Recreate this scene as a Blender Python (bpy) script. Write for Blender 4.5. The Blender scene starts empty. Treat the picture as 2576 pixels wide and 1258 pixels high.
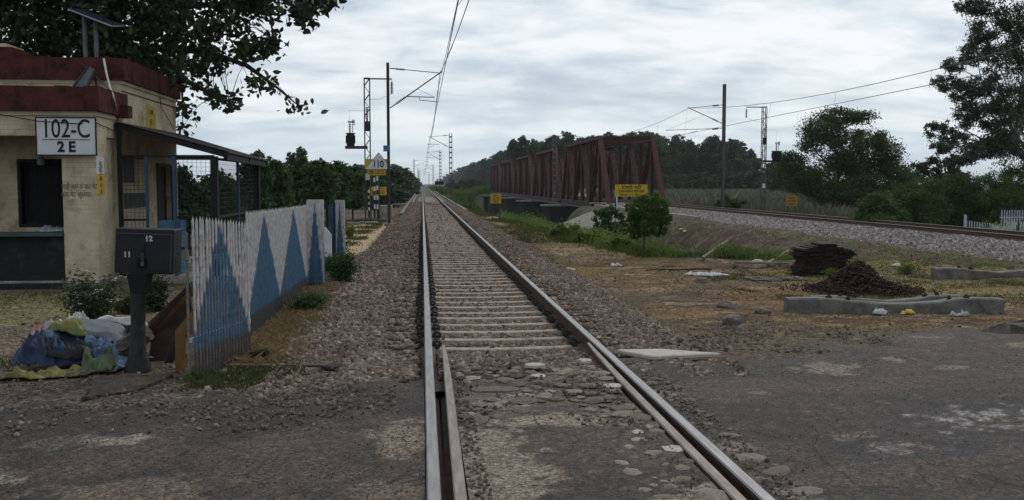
import bpy, math, random
import numpy as np
from mathutils import Vector, Matrix
S = bpy.context.scene
COL = S.collection
# ------------------------------------------------------------------ camera
FPX = 950/0.39767                      # focal length in the 2575 px wide working copy
PITCH = math.atan(66.3/950); YAW = math.atan(89.7*math.cos(PITCH)/950)
EYE = np.array([0.0, 0.0, 1.64])
cd = bpy.data.cameras.new('camera'); cam = bpy.data.objects.new('camera', cd); COL.objects.link(cam)
cd.sensor_width = 36; cd.lens = 950*36/1024
cd.clip_start = 0.05; cd.clip_end = 9000
cam.location = EYE; cam.rotation_euler = (math.pi/2-PITCH, 0, -YAW)
S.camera = cam
# ------------------------------------------------------------------ sky and sun (overcast)
SUN_EL, SUN_AZ = math.radians(48), math.radians(35)
W = bpy.data.worlds.new('World'); S.world = W; W.use_nodes = True
nt = W.node_tree; nt.nodes.clear()
def wn(t, **k):
    n = nt.nodes.new(t)
    for a, b in k.items(): setattr(n, a, b)
    return n
out = wn('ShaderNodeOutputWorld'); bg = wn('ShaderNodeBackground'); bg.inputs[1].default_value = 0.1
sky = wn('ShaderNodeTexSky', sky_type='NISHITA', sun_disc=False, sun_elevation=SUN_EL, sun_rotation=SUN_AZ)
tc = wn('ShaderNodeTexCoord'); sp = wn('ShaderNodeSeparateXYZ'); nt.links.new(tc.outputs['Generated'], sp.inputs[0])
def mth(op, a, b=None):
    n = wn('ShaderNodeMath', operation=op)
    for i, v in enumerate((a, b)):
        if v is None: continue
        if hasattr(v, 'is_linked') or hasattr(v, 'links'): nt.links.new(v, n.inputs[i])
        else: n.inputs[i].default_value = v
    return n.outputs[0]
zz = mth('ADD', mth('MAXIMUM', sp.outputs[2], 0.0), 0.17)
cx_, cy_ = mth('DIVIDE', sp.outputs[0], zz), mth('DIVIDE', sp.outputs[1], zz)
cmb = wn('ShaderNodeCombineXYZ'); nt.links.new(cx_, cmb.inputs[0]); nt.links.new(cy_, cmb.inputs[1])
def wnoise(scale, detail, off, dist=0.3, sx=1.0, sy=1.0):
    m = wn('ShaderNodeMapping'); m.inputs['Location'].default_value = off; m.inputs['Scale'].default_value = (sx, sy, 1); nt.links.new(cmb.outputs[0], m.inputs[0])
    n = wn('ShaderNodeTexNoise'); n.inputs['Scale'].default_value = scale; n.inputs['Detail'].default_value = detail
    n.inputs['Distortion'].default_value = dist; n.inputs['Roughness'].default_value = 0.55
    nt.links.new(m.outputs[0], n.inputs['Vector']); return n.outputs[0]
def wramp(fac, stops):
    r = wn('ShaderNodeValToRGB'); nt.links.new(fac, r.inputs[0]); e = r.color_ramp.elements
    e[0].position, e[0].color = stops[0][0], (*stops[0][1], 1); e[1].position, e[1].color = stops[-1][0], (*stops[-1][1], 1)
    for p, c in stops[1:-1]:
        x = e.new(p); x.color = (*c, 1)
    return r.outputs[0]
def wmix(fac, a, b):
    m = wn('ShaderNodeMixRGB')
    for i, v in enumerate((fac, a, b)):
        if hasattr(v, 'links'): nt.links.new(v, m.inputs[i])
        else: m.inputs[i].default_value = v if i == 0 else (*v, 1)
    return m.outputs[0]
n1 = wnoise(0.85, 9, (3.1, 1.7, 0), 0.35, 0.8, 1.25); n2 = wnoise(3.2, 9, (7.3, 4.2, 0), 0.3, 0.9, 1.2)
nn = mth('ADD', mth('MULTIPLY', n1, 0.6), mth('MULTIPLY', n2, 0.4))
cl = wramp(nn, [(0.38, (2.7, 3.4, 4.1)), (0.46, (4.1, 4.8, 5.5)), (0.52, (5.9, 6.4, 6.8)), (0.59, (7.6, 7.8, 8.0))])
# elevation bands: paler blue-grey at the horizon, bright belt above, greyer overhead
elev = wramp(sp.outputs[2], [(0.0, (4.8, 5.7, 6.5)), (0.045, (5.2, 6.2, 7.0)), (0.10, (7.2, 7.5, 7.7)), (0.155, (5.9, 6.4, 6.9)), (0.2, (4.6, 5.2, 5.8)), (0.5, (7.6, 7.8, 7.9))])
cloud = wmix(wramp(sp.outputs[2], [(0.0, (0.15,)*3), (0.05, (0.50,)*3), (0.12, (0.82,)*3), (0.19, (1.0,)*3)]), elev, cl)
nt.links.new(wmix(0.92, sky.outputs[0], cloud), bg.inputs[0]); nt.links.new(bg.outputs[0], out.inputs[0])
sl = bpy.data.lights.new('sun', 'SUN'); sl.energy = 1.15; sl.angle = math.radians(25); sl.color = (1, 0.93, 0.84)
so = bpy.data.objects.new('sun', sl); COL.objects.link(so)
_d = Vector((math.sin(SUN_AZ)*math.cos(SUN_EL), math.cos(SUN_AZ)*math.cos(SUN_EL), math.sin(SUN_EL)))
so.rotation_euler = _d.to_track_quat('Z', 'Y').to_euler()
S.view_settings.view_transform = 'Standard'; S.view_settings.look = 'None'; S.view_settings.exposure = 0.35; S.view_settings.gamma = 1
S.cycles.max_bounces = 5; S.cycles.diffuse_bounces = 3; S.cycles.transparent_max_bounces = 12
# ------------------------------------------------------------------ photo measurements -> places
_F = np.array([math.sin(YAW)*math.cos(PITCH), math.cos(YAW)*math.cos(PITCH), -math.sin(PITCH)])
_R = np.array([math.cos(YAW), -math.sin(YAW), 0]); _U = np.cross(_R, _F)
def ray(u, v): return _F+_R*(u-1287.5)/FPX-_U*(v-629.)/FPX
def atY(u, v, Y): d = ray(u, v); return Vector(EYE+d*(Y/d[1]))
def atX(u, v, X): d = ray(u, v); return Vector(EYE+d*(X/d[0]))
def atZ(u, v, Z): d = ray(u, v); return Vector(EYE+d*((Z-1.64)/d[2]))
rng = np.random.default_rng(7); random.seed(7)
# ------------------------------------------------------------------ noise
def vnoise(x, y, seed=0):
    xi = np.floor(x).astype(np.int64); yi = np.floor(y).astype(np.int64); fx = x-xi; fy = y-yi
    def h(a, b):
        n = (a*374761393+b*668265263+seed*974634777) & 0xffffffff
        n = ((n ^ (n >> 13))*1274126177) & 0xffffffff
        n = (n ^ (n >> 16)) & 0xffffffff
        return n/4294967295.0
    ux = fx*fx*(3-2*fx); uy = fy*fy*(3-2*fy)
    return (h(xi, yi)*(1-ux)+h(xi+1, yi)*ux)*(1-uy)+(h(xi, yi+1)*(1-ux)+h(xi+1, yi+1)*ux)*uy
def fbm(x, y, oct=4, seed=0):
    s = 0; a = .5; t = 0
    for i in range(oct):
        s = s+a*vnoise(x*2**i+17.3*i, y*2**i+9.1*i, seed+i); t += a; a *= .5
    return s/t
def sst(a, b, x):
    t = np.clip((x-a)/(b-a), 0, 1); return t*t*(3-2*t)
def interp(x, xs, ys): return np.interp(x, xs, ys)
# ------------------------------------------------------------------ terrain
TC = 0.92        # main track centre x
T2 = 21.72       # second track centre x
R2 = -0.16       # rail top of the second track
def road_front(x): # y of the far road edge
    return interp(x, [-30, -9, -3.3, -1.5, 0.0, 0.9, 1.8, 2.4, 4.3, 6.0, 8.5, 12, 30], [5.2, 6.6, 7.5, 7.7, 8.3, 8.4, 8.5, 8.7, 9.5, 10.4, 11.2, 11.6, 14])
def gz(x, y):
    x = np.asarray(x, float); y = np.asarray(y, float)
    dy = y-road_front(x)
    base = interp(y, [0, 9, 13, 20, 30, 60, 100, 400, 3000], [-.04, -.10, -.25, -.42, -.5, -.6, -.7, -.9, -.9])
    left = interp(y, [0, 8, 12, 20, 30, 60, 100, 400], [-.06, -.15, -.17, -.2, -.42, -.6, -.8, -1.2])
    z = np.where(x < TC, left, base)
    # hollow between the two tracks
    le = interp(y, [22.5, 24.4, 26.8, 36.8, 47, 75, 95, 400], [30, 10.5, 6.4, 5.9, 5.4, 4.4, 4.0, 4.0])
    le = np.where(y < 22.5, 60, le)
    dep = interp(y, [22, 26, 34, 55, 80, 96, 256, 268, 400], [0, .5, 1.6, 2.4, 3.4, 5.2, 5.2, 1.2, .7])
    inn = sst(0, 5.0, x-le)*(1-sst(12.6, 17.0, x))
    z = z-dep*inn
    # embankment shoulder of the second track and the field behind it
    emb = sst(12.6, 17.0, x)
    z = z*(1-emb)+(-.62)*emb
    dip = sst(26.0, 31.0, x); z = z-dip*.55
    # river valley
    val = sst(96, 103, y)*(1-sst(254, 262, y))*sst(-22, -14, x)*(1-sst(28, 40, x))
    z = z*(1-val)+(-6.2)*val
    cor = (1-sst(1.25, 1.75, np.abs(x-TC)))*sst(-9, -8, y); z = z-.30*cor
    # road level
    rd = 1-sst(-.5, .5, dy)
    z = z*(1-rd)+(-.035-.25*cor)*rd
    # banks left
    z = z-sst(-9, -14, x)*0*y
    n = (fbm(x*1.3, y*1.3, 3, 3)-.5)*.07+(fbm(x*.25, y*.25, 3, 5)-.5)*.22*sst(9, 22, y)+(fbm(x*7, y*7, 3, 9)-.5)*.030
    near_t = sst(1.6, 4.0, np.abs(x-TC))
    far = sst(300, 900, y+np.abs(x))
    bk = sst(11.5, 12.6, x)*(1-sst(16, 17, x))*sst(21, 24, y)*(1-sst(90, 100, y)); n = n+bk*((fbm(x*1.1, y*.7, 4, 51)-.5)*.55+(fbm(x*4, y*4, 3, 53)-.5)*.12)
    n = n*(1-far)*(1-.93*rd)*(0.35+.65*near_t)*(1-emb*.5)
    # keep the ground under the building flat
    bl = (x < -4.8) & (y > 16.6) & (y < 23.5)
    z = np.where(bl, -.16, z+n)
    return z
def hit(u, v, y0=3, y1=300, dz=0.0):
    d = ray(u, v); ys = np.arange(y0, y1, .05); P = EYE[None]+d[None]*(ys/d[1])[:, None]
    g = gz(P[:, 0], P[:, 1])+dz
    i = np.argmax(P[:, 2] < g)
    if P[i, 2] >= g[i]: i = len(ys)-1
    return Vector((P[i, 0], P[i, 1], g[i]))
# ballast surface height
def bz1(x, y):
    d = np.abs(np.asarray(x, float)-TC); right = x > TC
    tw = np.where(right, interp(y, [8, 12, 24, 34, 90], [1.9, 2.15, 2.6, 2.8, 3.1]), interp(y, [8, 12, 18, 33, 90], [2.35, 2.5, 2.75, 2.6, 3.0]))
    g = gz(x, y)
    top = -.250+.024*sst(.9, 1.1, d)+.035*sst(1.25, 1.5, d)-0.02*sst(1.62, 1.9, d)
    top = top+interp(y, [8.2, 9.4, 10.4], [.16, .10, 0])*(1-sst(1.5, 1.9, d))
    s = sst(0, 1, (d-1.6)/np.maximum(tw-1.6, .05))
    z = top*(1-s)+(g+.012)*s
    z = z+(fbm(x*2.3, y*2.3, 2, 21)-.5)*.05*sst(1.2, 1.8, d)
    return np.where(d > tw, g-.05, z)
def bz2(x, y):
    d = np.abs(x-T2); g = gz(x, y)
    # shoulder and slope: wide pale ballast towards the camera
    s = np.clip((d-1.75)/2.6, 0, 1)
    top = R2-.25
    z = top*(1-s)+(-.70)*s+(fbm(x*1.7, y*1.7, 2, 25)-.5)*.06
    return np.where(d > 4.6, g-.06, z)
# ------------------------------------------------------------------ materials
MATS = {}
def pm(name, c, c2=None, rough=.85, scale=6, var=.35, bump=.25, bscale=None, metal=0, island=None, attr=None, c3=None, thr=(.35, .65), coord='Object', brick=False, grit=0, cracks=False, fineamp=(.7, 1.25), spec=.3, detail=6, stretch=None, trans=0, fine=None, c3thr=(.58, .66), c3scale=None):
    """procedural principled material: noise between c and c2, optional blotches c3, optional per-island variation, optional base colour attribute"""
    if name in MATS: return MATS[name]
    m = bpy.data.materials.new(name); m.use_nodes = True; t = m.node_tree; N = t.nodes; L = t.links
    b = N['Principled BSDF']; b.inputs['Roughness'].default_value = rough; b.inputs['Metallic'].default_value = metal
    b.inputs['Specular IOR Level'].default_value = spec
    tcn = N.new('ShaderNodeTexCoord'); vec = tcn.outputs[coord] if coord != 'Position' else N.new('ShaderNodeNewGeometry').outputs['Position']
    if stretch:
        mp = N.new('ShaderNodeMapping'); mp.inputs['Scale'].default_value = stretch; L.new(vec, mp.inputs[0]); vec = mp.outputs[0]
    if c2 is None: c2 = tuple(x*(1-var) for x in c)
    def noise(s, d=detail, r=.6):
        n = N.new('ShaderNodeTexNoise'); n.inputs['Scale'].default_value = s; n.inputs['Detail'].default_value = d; n.inputs['Roughness'].default_value = r
        L.new(vec, n.inputs['Vector']); return n
    def ramp(f, p0, p1, a=(0, 0, 0), bb=(1, 1, 1)):
        r = N.new('ShaderNodeValToRGB'); r.color_ramp.elements[0].position = p0; r.color_ramp.elements[1].position = p1
        r.color_ramp.elements[0].color = (*a, 1); r.color_ramp.elements[1].color = (*bb, 1); L.new(f, r.inputs[0]); return r.outputs[0]
    n = noise(scale)
    col = ramp(n.outputs[0], thr[0], thr[1], c2, c)
    def mix(f, a, bb, mode='MIX'):
        x = N.new('ShaderNodeMixRGB'); x.blend_type = mode
        for i, v in enumerate((f, a, bb)):
            if hasattr(v, 'links'): L.new(v, x.inputs[i])
            elif i == 0: x.inputs[0].default_value = v
            else: x.inputs[i].default_value = (*v, 1)
        return x.outputs[0]
    if attr:
        a = N.new('ShaderNodeAttribute'); a.attribute_name = attr
        col = mix(1.0, a.outputs['Color'], ramp(n.outputs[0], .25, .75, (1-var,)*3, (1+var,)*3), 'MULTIPLY')
    if island:
        g = N.new('ShaderNodeNewGeometry')
        r = N.new('ShaderNodeValToRGB'); e = r.color_ramp.elements; k = len(island)
        e[0].position = 0; e[0].color = (*island[0], 1); e[1].position = 1; e[1].color = (*island[-1], 1)
        for i, cc in enumerate(island[1:-1]):
            q = e.new((i+1)/(k-1)); q.color = (*cc, 1)
        L.new(g.outputs['Random Per Island'], r.inputs[0])
        col = mix(1.0, r.outputs[0], ramp(n.outputs[0], .3, .7, (1-var,)*3, (1, 1, 1)), 'MULTIPLY')
    if c3:
        col = mix(ramp(noise(c3scale or scale*.37, 7, .65).outputs[0], *c3thr), col, c3)
    if fine:
        col = mix(1.0, col, ramp(noise(fine, 2).outputs[0], .3, .7, (fineamp[0],)*3, (fineamp[1],)*3), 'MULTIPLY')
    L.new(col, b.inputs['Base Color'])
    if grit:
        vo = N.new('ShaderNodeTexVoronoi'); vo.inputs['Scale'].default_value = grit; L.new(vec, vo.inputs['Vector'])
        sp_ = N.new('ShaderNodeSeparateXYZ'); L.new(vo.outputs['Color'], sp_.inputs[0])
        gm = ramp(sp_.outputs[0], .05, .95, (.42,)*3, (1.75,)*3)
        vo2 = N.new('ShaderNodeTexVoronoi'); vo2.inputs['Scale'].default_value = grit*.42; L.new(vec, vo2.inputs['Vector'])
        sp2 = N.new('ShaderNodeSeparateXYZ'); L.new(vo2.outputs['Color'], sp2.inputs[0])
        gm2 = ramp(sp2.outputs[1], .0, 1.0, (.72,)*3, (1.3,)*3)
        col = mix(1.0, mix(1.0, col, gm, 'MULTIPLY'), gm2, 'MULTIPLY'); L.new(col, b.inputs['Base Color'])
    if cracks:
        nd = noise(3.0, 4); mv = N.new('ShaderNodeMixRGB'); mv.inputs[0].default_value = .12; L.new(vec, mv.inputs[1]); L.new(nd.outputs['Color'], mv.inputs[2])
        vc = N.new('ShaderNodeTexVoronoi'); vc.feature = 'DISTANCE_TO_EDGE'; vc.inputs['Scale'].default_value = 2.3; L.new(mv.outputs[0], vc.inputs['Vector'])
        cr = ramp(vc.outputs['Distance'], .006, .022, (.22,)*3, (1,)*3)
        col = mix(ramp(noise(.9, 3).outputs[0], .50, .56), col, mix(1.0, col, cr, 'MULTIPLY')); L.new(col, b.inputs['Base Color'])
    if brick:
        sx_ = N.new('ShaderNodeSeparateXYZ'); L.new(vec, sx_.inputs[0]); ad = N.new('ShaderNodeMath'); ad.operation = 'ADD'; L.new(sx_.outputs[0], ad.inputs[0]); L.new(sx_.outputs[1], ad.inputs[1])
        cb = N.new('ShaderNodeCombineXYZ'); L.new(ad.outputs[0], cb.inputs[0]); L.new(sx_.outputs[2], cb.inputs[1])
        bt = N.new('ShaderNodeTexBrick'); bt.inputs['Scale'].default_value = 1; bt.inputs['Brick Width'].default_value = .235; bt.inputs['Row Height'].default_value = .08; bt.inputs['Mortar Size'].default_value = .006; bt.inputs['Mortar Smooth'].default_value = .4
        bt.inputs['Color1'].default_value = (1, 1, 1, 1); bt.inputs['Color2'].default_value = (.86, .84, .82, 1); bt.inputs['Mortar'].default_value = (.68, .64, .58, 1); L.new(cb.outputs[0], bt.inputs['Vector'])
        col2 = mix(ramp(noise(1.7, 5).outputs[0], .42, .58, (.15,)*3, (.9,)*3), (1, 1, 1), bt.outputs['Color'])
        col = mix(1.0, col, col2, 'MULTIPLY'); L.new(col, b.inputs['Base Color'])
    if bump:
        bn = noise(bscale or scale*4, 5, .65); bp = N.new('ShaderNodeBump'); bp.inputs['Strength'].default_value = bump; bp.inputs['Distance'].default_value = .02
        L.new(bn.outputs[0], bp.inputs['Height']); L.new(bp.outputs[0], b.inputs['Normal'])
    if trans:
        tr = N.new('ShaderNodeBsdfTranslucent'); L.new(col, tr.inputs[0]); ms = N.new('ShaderNodeMixShader'); ms.inputs[0].default_value = trans
        L.new(b.outputs[0], ms.inputs[1]); L.new(tr.outputs[0], ms.inputs[2]); L.new(ms.outputs[0], N['Material Output'].inputs[0])
    MATS[name] = m; return m
m_ground = pm('ground_soil', (1, 1, 1), attr='col', scale=9, var=.38, bump=.8, bscale=30, fine=55, fineamp=(.55, 1.4), grit=42, coord='Position', rough=.95, spec=.1)
m_road = pm('worn_asphalt', (1, 1, 1), attr='col', scale=14, var=.30, bump=.8, bscale=70, fine=95, fineamp=(.5, 1.5), grit=62, cracks=True, coord='Position', rough=.8, spec=.35)
m_stone = pm('ballast_stone', (1, 1, 1), island=[(.155, .118, .095), (.26, .20, .162), (.085, .064, .052), (.39, .32, .262), (.165, .113, .088), (.22, .178, .148)], scale=30, var=.35, bump=.4, coord='Position', rough=.9, spec=.15, c3=(.07, .052, .044), c3scale=1.3, c3thr=(.54, .70))
m_stone2 = pm('pale_ballast_stone', (1, 1, 1), island=[(.22, .19, .18), (.36, .315, .30), (.12, .10, .095), (.50, .45, .43), (.24, .19, .175), (.31, .28, .27)], scale=30, var=.3, bump=.4, coord='Position', rough=.9, spec=.15)
m_bed = pm('ballast_dust', (.12, .10, .09), (.06, .05, .045), scale=22, bump=.8, bscale=40, coord='Position', spec=.1)
m_cobble = pm('pale_stone', (1, 1, 1), island=[(.12, .096, .078), (.17, .14, .112), (.08, .063, .052), (.26, .225, .185)], scale=18, var=.3, bump=.3, coord='Position', spec=.2)
m_pave = pm('bedded_stone', (1, 1, 1), island=[(.19, .16, .13), (.30, .26, .21), (.11, .086, .068), (.20, .165, .132), (.085, .065, .052)], scale=14, var=.3, bump=.4, coord='Position', spec=.2, fine=60)
m_railside = pm('rail_rust', (.10, .058, .040), (.055, .035, .028), scale=9, bump=.3, rough=.85, coord='Position')
m_railtop = pm('rail_head_steel', (.29, .29, .295), (.19, .18, .175), scale=3, bump=.05, rough=.48, metal=.6, coord='Position', stretch=(9, .7, 1), spec=.5)
m_checktop = pm('check_rail_top', (.26, .235, .205), (.16, .14, .12), scale=5, bump=.1, rough=.65, metal=.3, coord='Position', stretch=(5, .7, 1))
m_sleeper = pm('sleeper_concrete', (.37, .30, .245), (.22, .178, .145), scale=12, bump=.3, coord='Position', c3=(.14, .11, .095), fine=60)
m_psc = pm('grey_concrete', (.165, .155, .142), (.075, .07, .064), scale=5, bump=.35, c3=(.11, .105, .10), coord='Position', fine=50)
m_clip = pm('rusty_clip_steel', (.035, .027, .024), (.02, .016, .015), scale=20, rough=.7, coord='Position')
m_rust = pm('dark_rusted_iron', (.030, .020, .016), (.014, .010, .009), scale=14, rough=.85, coord='Position', bump=.5)
m_steel = pm('galvanised_mast_steel', (.10, .095, .095), (.06, .055, .055), scale=4, rough=.6, metal=.2, coord='Position')
m_mastd = pm('dark_mast_steel', (.045, .036, .035), (.03, .025, .025), scale=4, rough=.7, coord='Position')
m_wire = pm('wire_metal', (.10, .10, .11), rough=.5, bump=0)
m_insul = pm('brown_insulator_glaze', (.03, .02, .022), rough=.3, bump=0)
m_bridge = pm('bridge_red_oxide', (.082, .023, .021), (.040, .014, .014), scale=1.6, rough=.75, bump=.15, c3=(.055, .028, .026), coord='Position')
m_bridged = pm('bridge_dark_girder', (.035, .026, .024), (.02, .017, .017), scale=2, rough=.8, coord='Position')
m_flange = pm('bridge_flange_grey', (.16, .15, .14), (.09, .085, .08), scale=3, rough=.8, coord='Position')
m_conc = pm('weathered_concrete', (.30, .275, .24), (.19, .172, .15), scale=2.5, bump=.4, c3=(.10, .09, .078), coord='Position', fine=20)
m_pitch = pm('stone_pitching', (.23, .215, .185), (.085, .08, .065), scale=2.5, bump=.8, c3=(.13, .125, .10), coord='Position', stretch=(1, 1, 1), fine=12)
m_cream = pm('cream_limewash', (.56, .49, .35), (.40, .335, .23), scale=2.2, bump=.25, bscale=30, c3=(.24, .18, .105), c3thr=(.55, .72), c3scale=2.4, brick=True, coord='Position', rough=.9, spec=.15)
m_redp = pm('oxide_red_parapet', (.098, .030, .026), (.060, .021, .020), scale=5, bump=.4, bscale=25, c3=(.022, .013, .013), c3thr=(.50, .66), c3scale=3.5, brick=True, coord='Position', rough=.9, spec=.1)
m_black = pm('sooty_black_paint', (.014, .014, .015), (.008, .008, .009), scale=8, bump=.3, rough=.8, coord='Position', c3=(.03, .028, .026))
m_blackbox = pm('black_enamel', (.013, .014, .017), (.007, .008, .010), scale=7, bump=.15, rough=.55, coord='Position')
m_winpost = pm('grimy_iron_post', (.036, .037, .036), (.016, .016, .017), scale=12, bump=.4, rough=.8, coord='Position', c3=(.10, .095, .085), c3thr=(.62, .75))
m_white = pm('white_paint', (.60, .59, .58), (.48, .47, .46), scale=6, bump=.1, rough=.7, coord='Position', c3=(.25, .22, .19), c3thr=(.66, .78))
m_blue = pm('blue_frame_paint', (.045, .08, .13), (.03, .05, .085), scale=6, bump=.1, coord='Position')
m_wblue = pm('window_frame_paint', (.03, .045, .065), (.018, .026, .04), scale=6, coord='Position')
m_bluebox = pm('blue_cabinet_paint', (.07, .19, .30), (.05, .13, .21), scale=6, bump=.1, coord='Position')
m_yellow = pm('sign_yellow', (.50, .34, .030), (.38, .25, .022), scale=5, bump=.1, coord='Position', c3=(.22, .14, .03), c3thr=(.66, .8))
m_signw = pm('sign_white', (.56, .57, .60), (.48, .49, .52), scale=3, bump=.05, coord='Position', rough=.6)
m_ink = pm('black_lettering', (.012, .012, .016), bump=0, rough=.7)
m_inkf = pm('faded_lettering', (.19, .145, .10), bump=0, rough=.9)
m_inkw = pm('white_lettering', (.55, .55, .55), bump=0, rough=.7)
m_inkb = pm('brown_lettering', (.10, .05, .02), bump=0, rough=.8)
m_roofs = pm('corroded_roof_sheet', (.055, .048, .045), (.03, .027, .026), scale=5, bump=.3, coord='Position')
m_bark = pm('bark', (.055, .045, .036), (.028, .023, .019), scale=14, bump=.8, coord='Position')
m_barkp = pm('pale_bark', (.22, .19, .17), (.12, .10, .09), scale=6, bump=.4, coord='Position')
def leafm(name, cols, tr=.25, rough=.6): return pm(name, (1, 1, 1), island=cols, scale=.5, var=.45, bump=0, coord='Position', rough=rough, trans=tr, spec=.25)
m_lf_ban = leafm('broad_dark_leaf', [(.018, .027, .014), (.032, .056, .022), (.022, .026, .022), (.070, .125, .035)], .15, .5)
m_lf_far = leafm('far_wood_leaf', [(.054, .086, .048), (.074, .115, .056), (.055, .088, .060), (.098, .140, .064)], .25)
m_lf_mid = leafm('round_tree_leaf', [(.048, .088, .032), (.074, .125, .042), (.100, .155, .052), (.052, .080, .036)], .3)
m_lf_euc = leafm('gum_tree_leaf', [(.070, .096, .058), (.105, .135, .078), (.055, .074, .052), (.16, .175, .12)], .3)
m_lf_aca = leafm('feathery_bush_leaf', [(.050, .105, .028), (.080, .150, .036), (.060, .120, .034), (.115, .18, .05)], .3)
m_lf_hedge = leafm('dark_scrub_leaf', [(.052, .100, .038), (.078, .138, .048), (.060, .105, .046), (.110, .175, .060)], .3)
m_lf_lit = leafm('bright_sapling_leaf', [(.065, .14, .026), (.09, .18, .034), (.05, .10, .024), (.13, .22, .05)], .35)
m_lf_grn = leafm('undergrowth_leaf', [(.08, .15, .03), (.14, .22, .045), (.20, .27, .06), (.06, .12, .03)], .35)
m_dry = leafm('dry_grass_blade', [(.36, .25, .13), (.50, .37, .20), (.28, .20, .11), (.32, .29, .13)], .35, .9)
m_grass = leafm('green_grass_blade', [(.09, .12, .035), (.14, .16, .05), (.07, .10, .03), (.18, .17, .07)], .3, .9)
m_reed = leafm('reed_blade', [(.21, .22, .14), (.28, .28, .19), (.15, .17, .10), (.40, .38, .30)], .3, .9)
# ------------------------------------------------------------------ mesh builder
def tag(o, label=None, cat=None, group=None, kind=None):
    if label: o['label'] = label
    if cat: o['category'] = cat
    if group: o['group'] = group
    if kind: o['kind'] = kind
    return o
WL = {}
def empty(name, loc, label, cat, group=None, rz=0):
    o = bpy.data.objects.new(name, None); COL.objects.link(o); o.location = Vector(loc); o.rotation_euler = (0, 0, rz); o.empty_display_size = .3
    return tag(o, label, cat, group)
def origin(o):
    v = Vector((0, 0, 0))
    while o is not None: v = v+o.location; o = o.parent
    return v
def frame(d, up=Vector((0, 0, 1))):
    d = Vector(d).normalized()
    if abs(d.dot(up)) > .98: up = Vector((0, 1, 0))
    x = d.cross(up).normalized(); y = x.cross(d).normalized(); return x, y, d
class MB:
    def __init__(s): s.v = []; s.f = []; s.mi = []; s.cur = 0
    def add(s, vs, fs):
        n = len(s.v); s.v += [tuple(v) for v in vs]; s.f += [tuple(i+n for i in f) for f in fs]; s.mi += [s.cur]*len(fs); return s
    def hexa(s, p):  # 8 points, bottom 4 ccw, top 4 ccw
        return s.add(p, [(3, 2, 1, 0), (4, 5, 6, 7), (0, 1, 5, 4), (1, 2, 6, 5), (2, 3, 7, 6), (3, 0, 4, 7)])
    def box(s, x0, x1, y0, y1, z0, z1):
        return s.hexa([(x0, y0, z0), (x1, y0, z0), (x1, y1, z0), (x0, y1, z0), (x0, y0, z1), (x1, y0, z1), (x1, y1, z1), (x0, y1, z1)])
    def obox(s, c, size, rot=Matrix.Identity(3)):
        a, b, d = (x/2 for x in size); c = Vector(c)
        return s.hexa([c+rot @ Vector(q) for q in [(-a, -b, -d), (a, -b, -d), (a, b, -d), (-a, b, -d), (-a, -b, d), (a, -b, d), (a, b, d), (-a, b, d)]])
    def bar(s, p0, p1, w, h, up=Vector((0, 0, 1))):
        p0 = Vector(p0); p1 = Vector(p1); x, y, d = frame(p1-p0, up); x = x*w/2; y = y*h/2
        return s.hexa([p0-x-y, p0+x-y, p1+x-y, p1-x-y, p0-x+y, p0+x+y, p1+x+y, p1-x+y])
    def tube(s, pts, r, n=6, caps=True):
        pts = [Vector(p) for p in pts]; k = len(pts); rs = r if isinstance(r, (list, tuple)) else [r]*k
        vs = []
        for i, p in enumerate(pts):
            d = pts[min(i+1, k-1)]-pts[max(i-1, 0)]
            x, y, _ = frame(d)
            for j in range(n):
                a = 2*math.pi*j/n; vs.append(p+(x*math.cos(a)+y*math.sin(a))*rs[i])
        fs = [(i*n+j, i*n+(j+1) % n, (i+1)*n+(j+1) % n, (i+1)*n+j) for i in range(k-1) for j in range(n)]
        if caps: fs += [tuple(range(n-1, -1, -1)), tuple((k-1)*n+j for j in range(n))]
        return s.add(vs, fs)
    def prism(s, poly, d):  # planar polygon extruded by vector d
        n = len(poly); d = Vector(d); vs = [Vector(p) for p in poly]+[Vector(p)+d for p in poly]
        return s.add(vs, [tuple(range(n-1, -1, -1)), tuple(range(n, 2*n))]+[(i, (i+1) % n, (i+1) % n+n, i+n) for i in range(n)])
    def lathe(s, c, prof, n=10, axis=Vector((0, 0, 1))):
        x, y, d = frame(axis, Vector((0, 1, 0))); c = Vector(c); vs = []
        for (h, r) in prof:
            for j in range(n):
                a = 2*math.pi*j/n; vs.append(c+d*h+(x*math.cos(a)+y*math.sin(a))*r)
        k = len(prof)
        return s.add(vs, [(i*n+j, i*n+(j+1) % n, (i+1)*n+(j+1) % n, (i+1)*n+j) for i in range(k-1) for j in range(n)]+[tuple(range(n-1, -1, -1)), tuple((k-1)*n+j for j in range(n))])
    def build(s, name, mat, parent=None, label=None, smooth=False, local=False, bevel=0):
        me = bpy.data.meshes.new(name); off = Vector((0, 0, 0)) if (parent is None or local) else origin(parent)
        base = off; loc = None
        if parent is None and not local and s.v:   # own origin at the base of the thing
            a = np.array(s.v); loc = Vector((a[:, 0].mean(), a[:, 1].mean(), a[:, 2].min())); base = loc
        me.from_pydata([(v[0]-base[0], v[1]-base[1], v[2]-base[2]) for v in s.v], [], s.f)
        for m in (mat if isinstance(mat, (list, tuple)) else [mat]): me.materials.append(m)
        if any(s.mi): me.polygons.foreach_set('material_index', s.mi)
        if smooth: me.polygons.foreach_set('use_smooth', [True]*len(me.polygons))
        me.update()
        o = bpy.data.objects.new(name, me); COL.objects.link(o)
        if loc is not None: o.location = loc
        if parent is not None: o.parent = parent
        if label: o['label'] = label
        if bevel:
            bv = o.modifiers.new('bevel', 'BEVEL'); bv.width = bevel; bv.segments = 1; bv.limit_method = 'ANGLE'
        return o
def copy_tree(o, parent=None):
    c = o.copy(); COL.objects.link(c); c.parent = parent
    for ch in [x for x in KIDS.get(o.name, [])]: copy_tree(ch, c)
    return c
KIDS = {}
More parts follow.
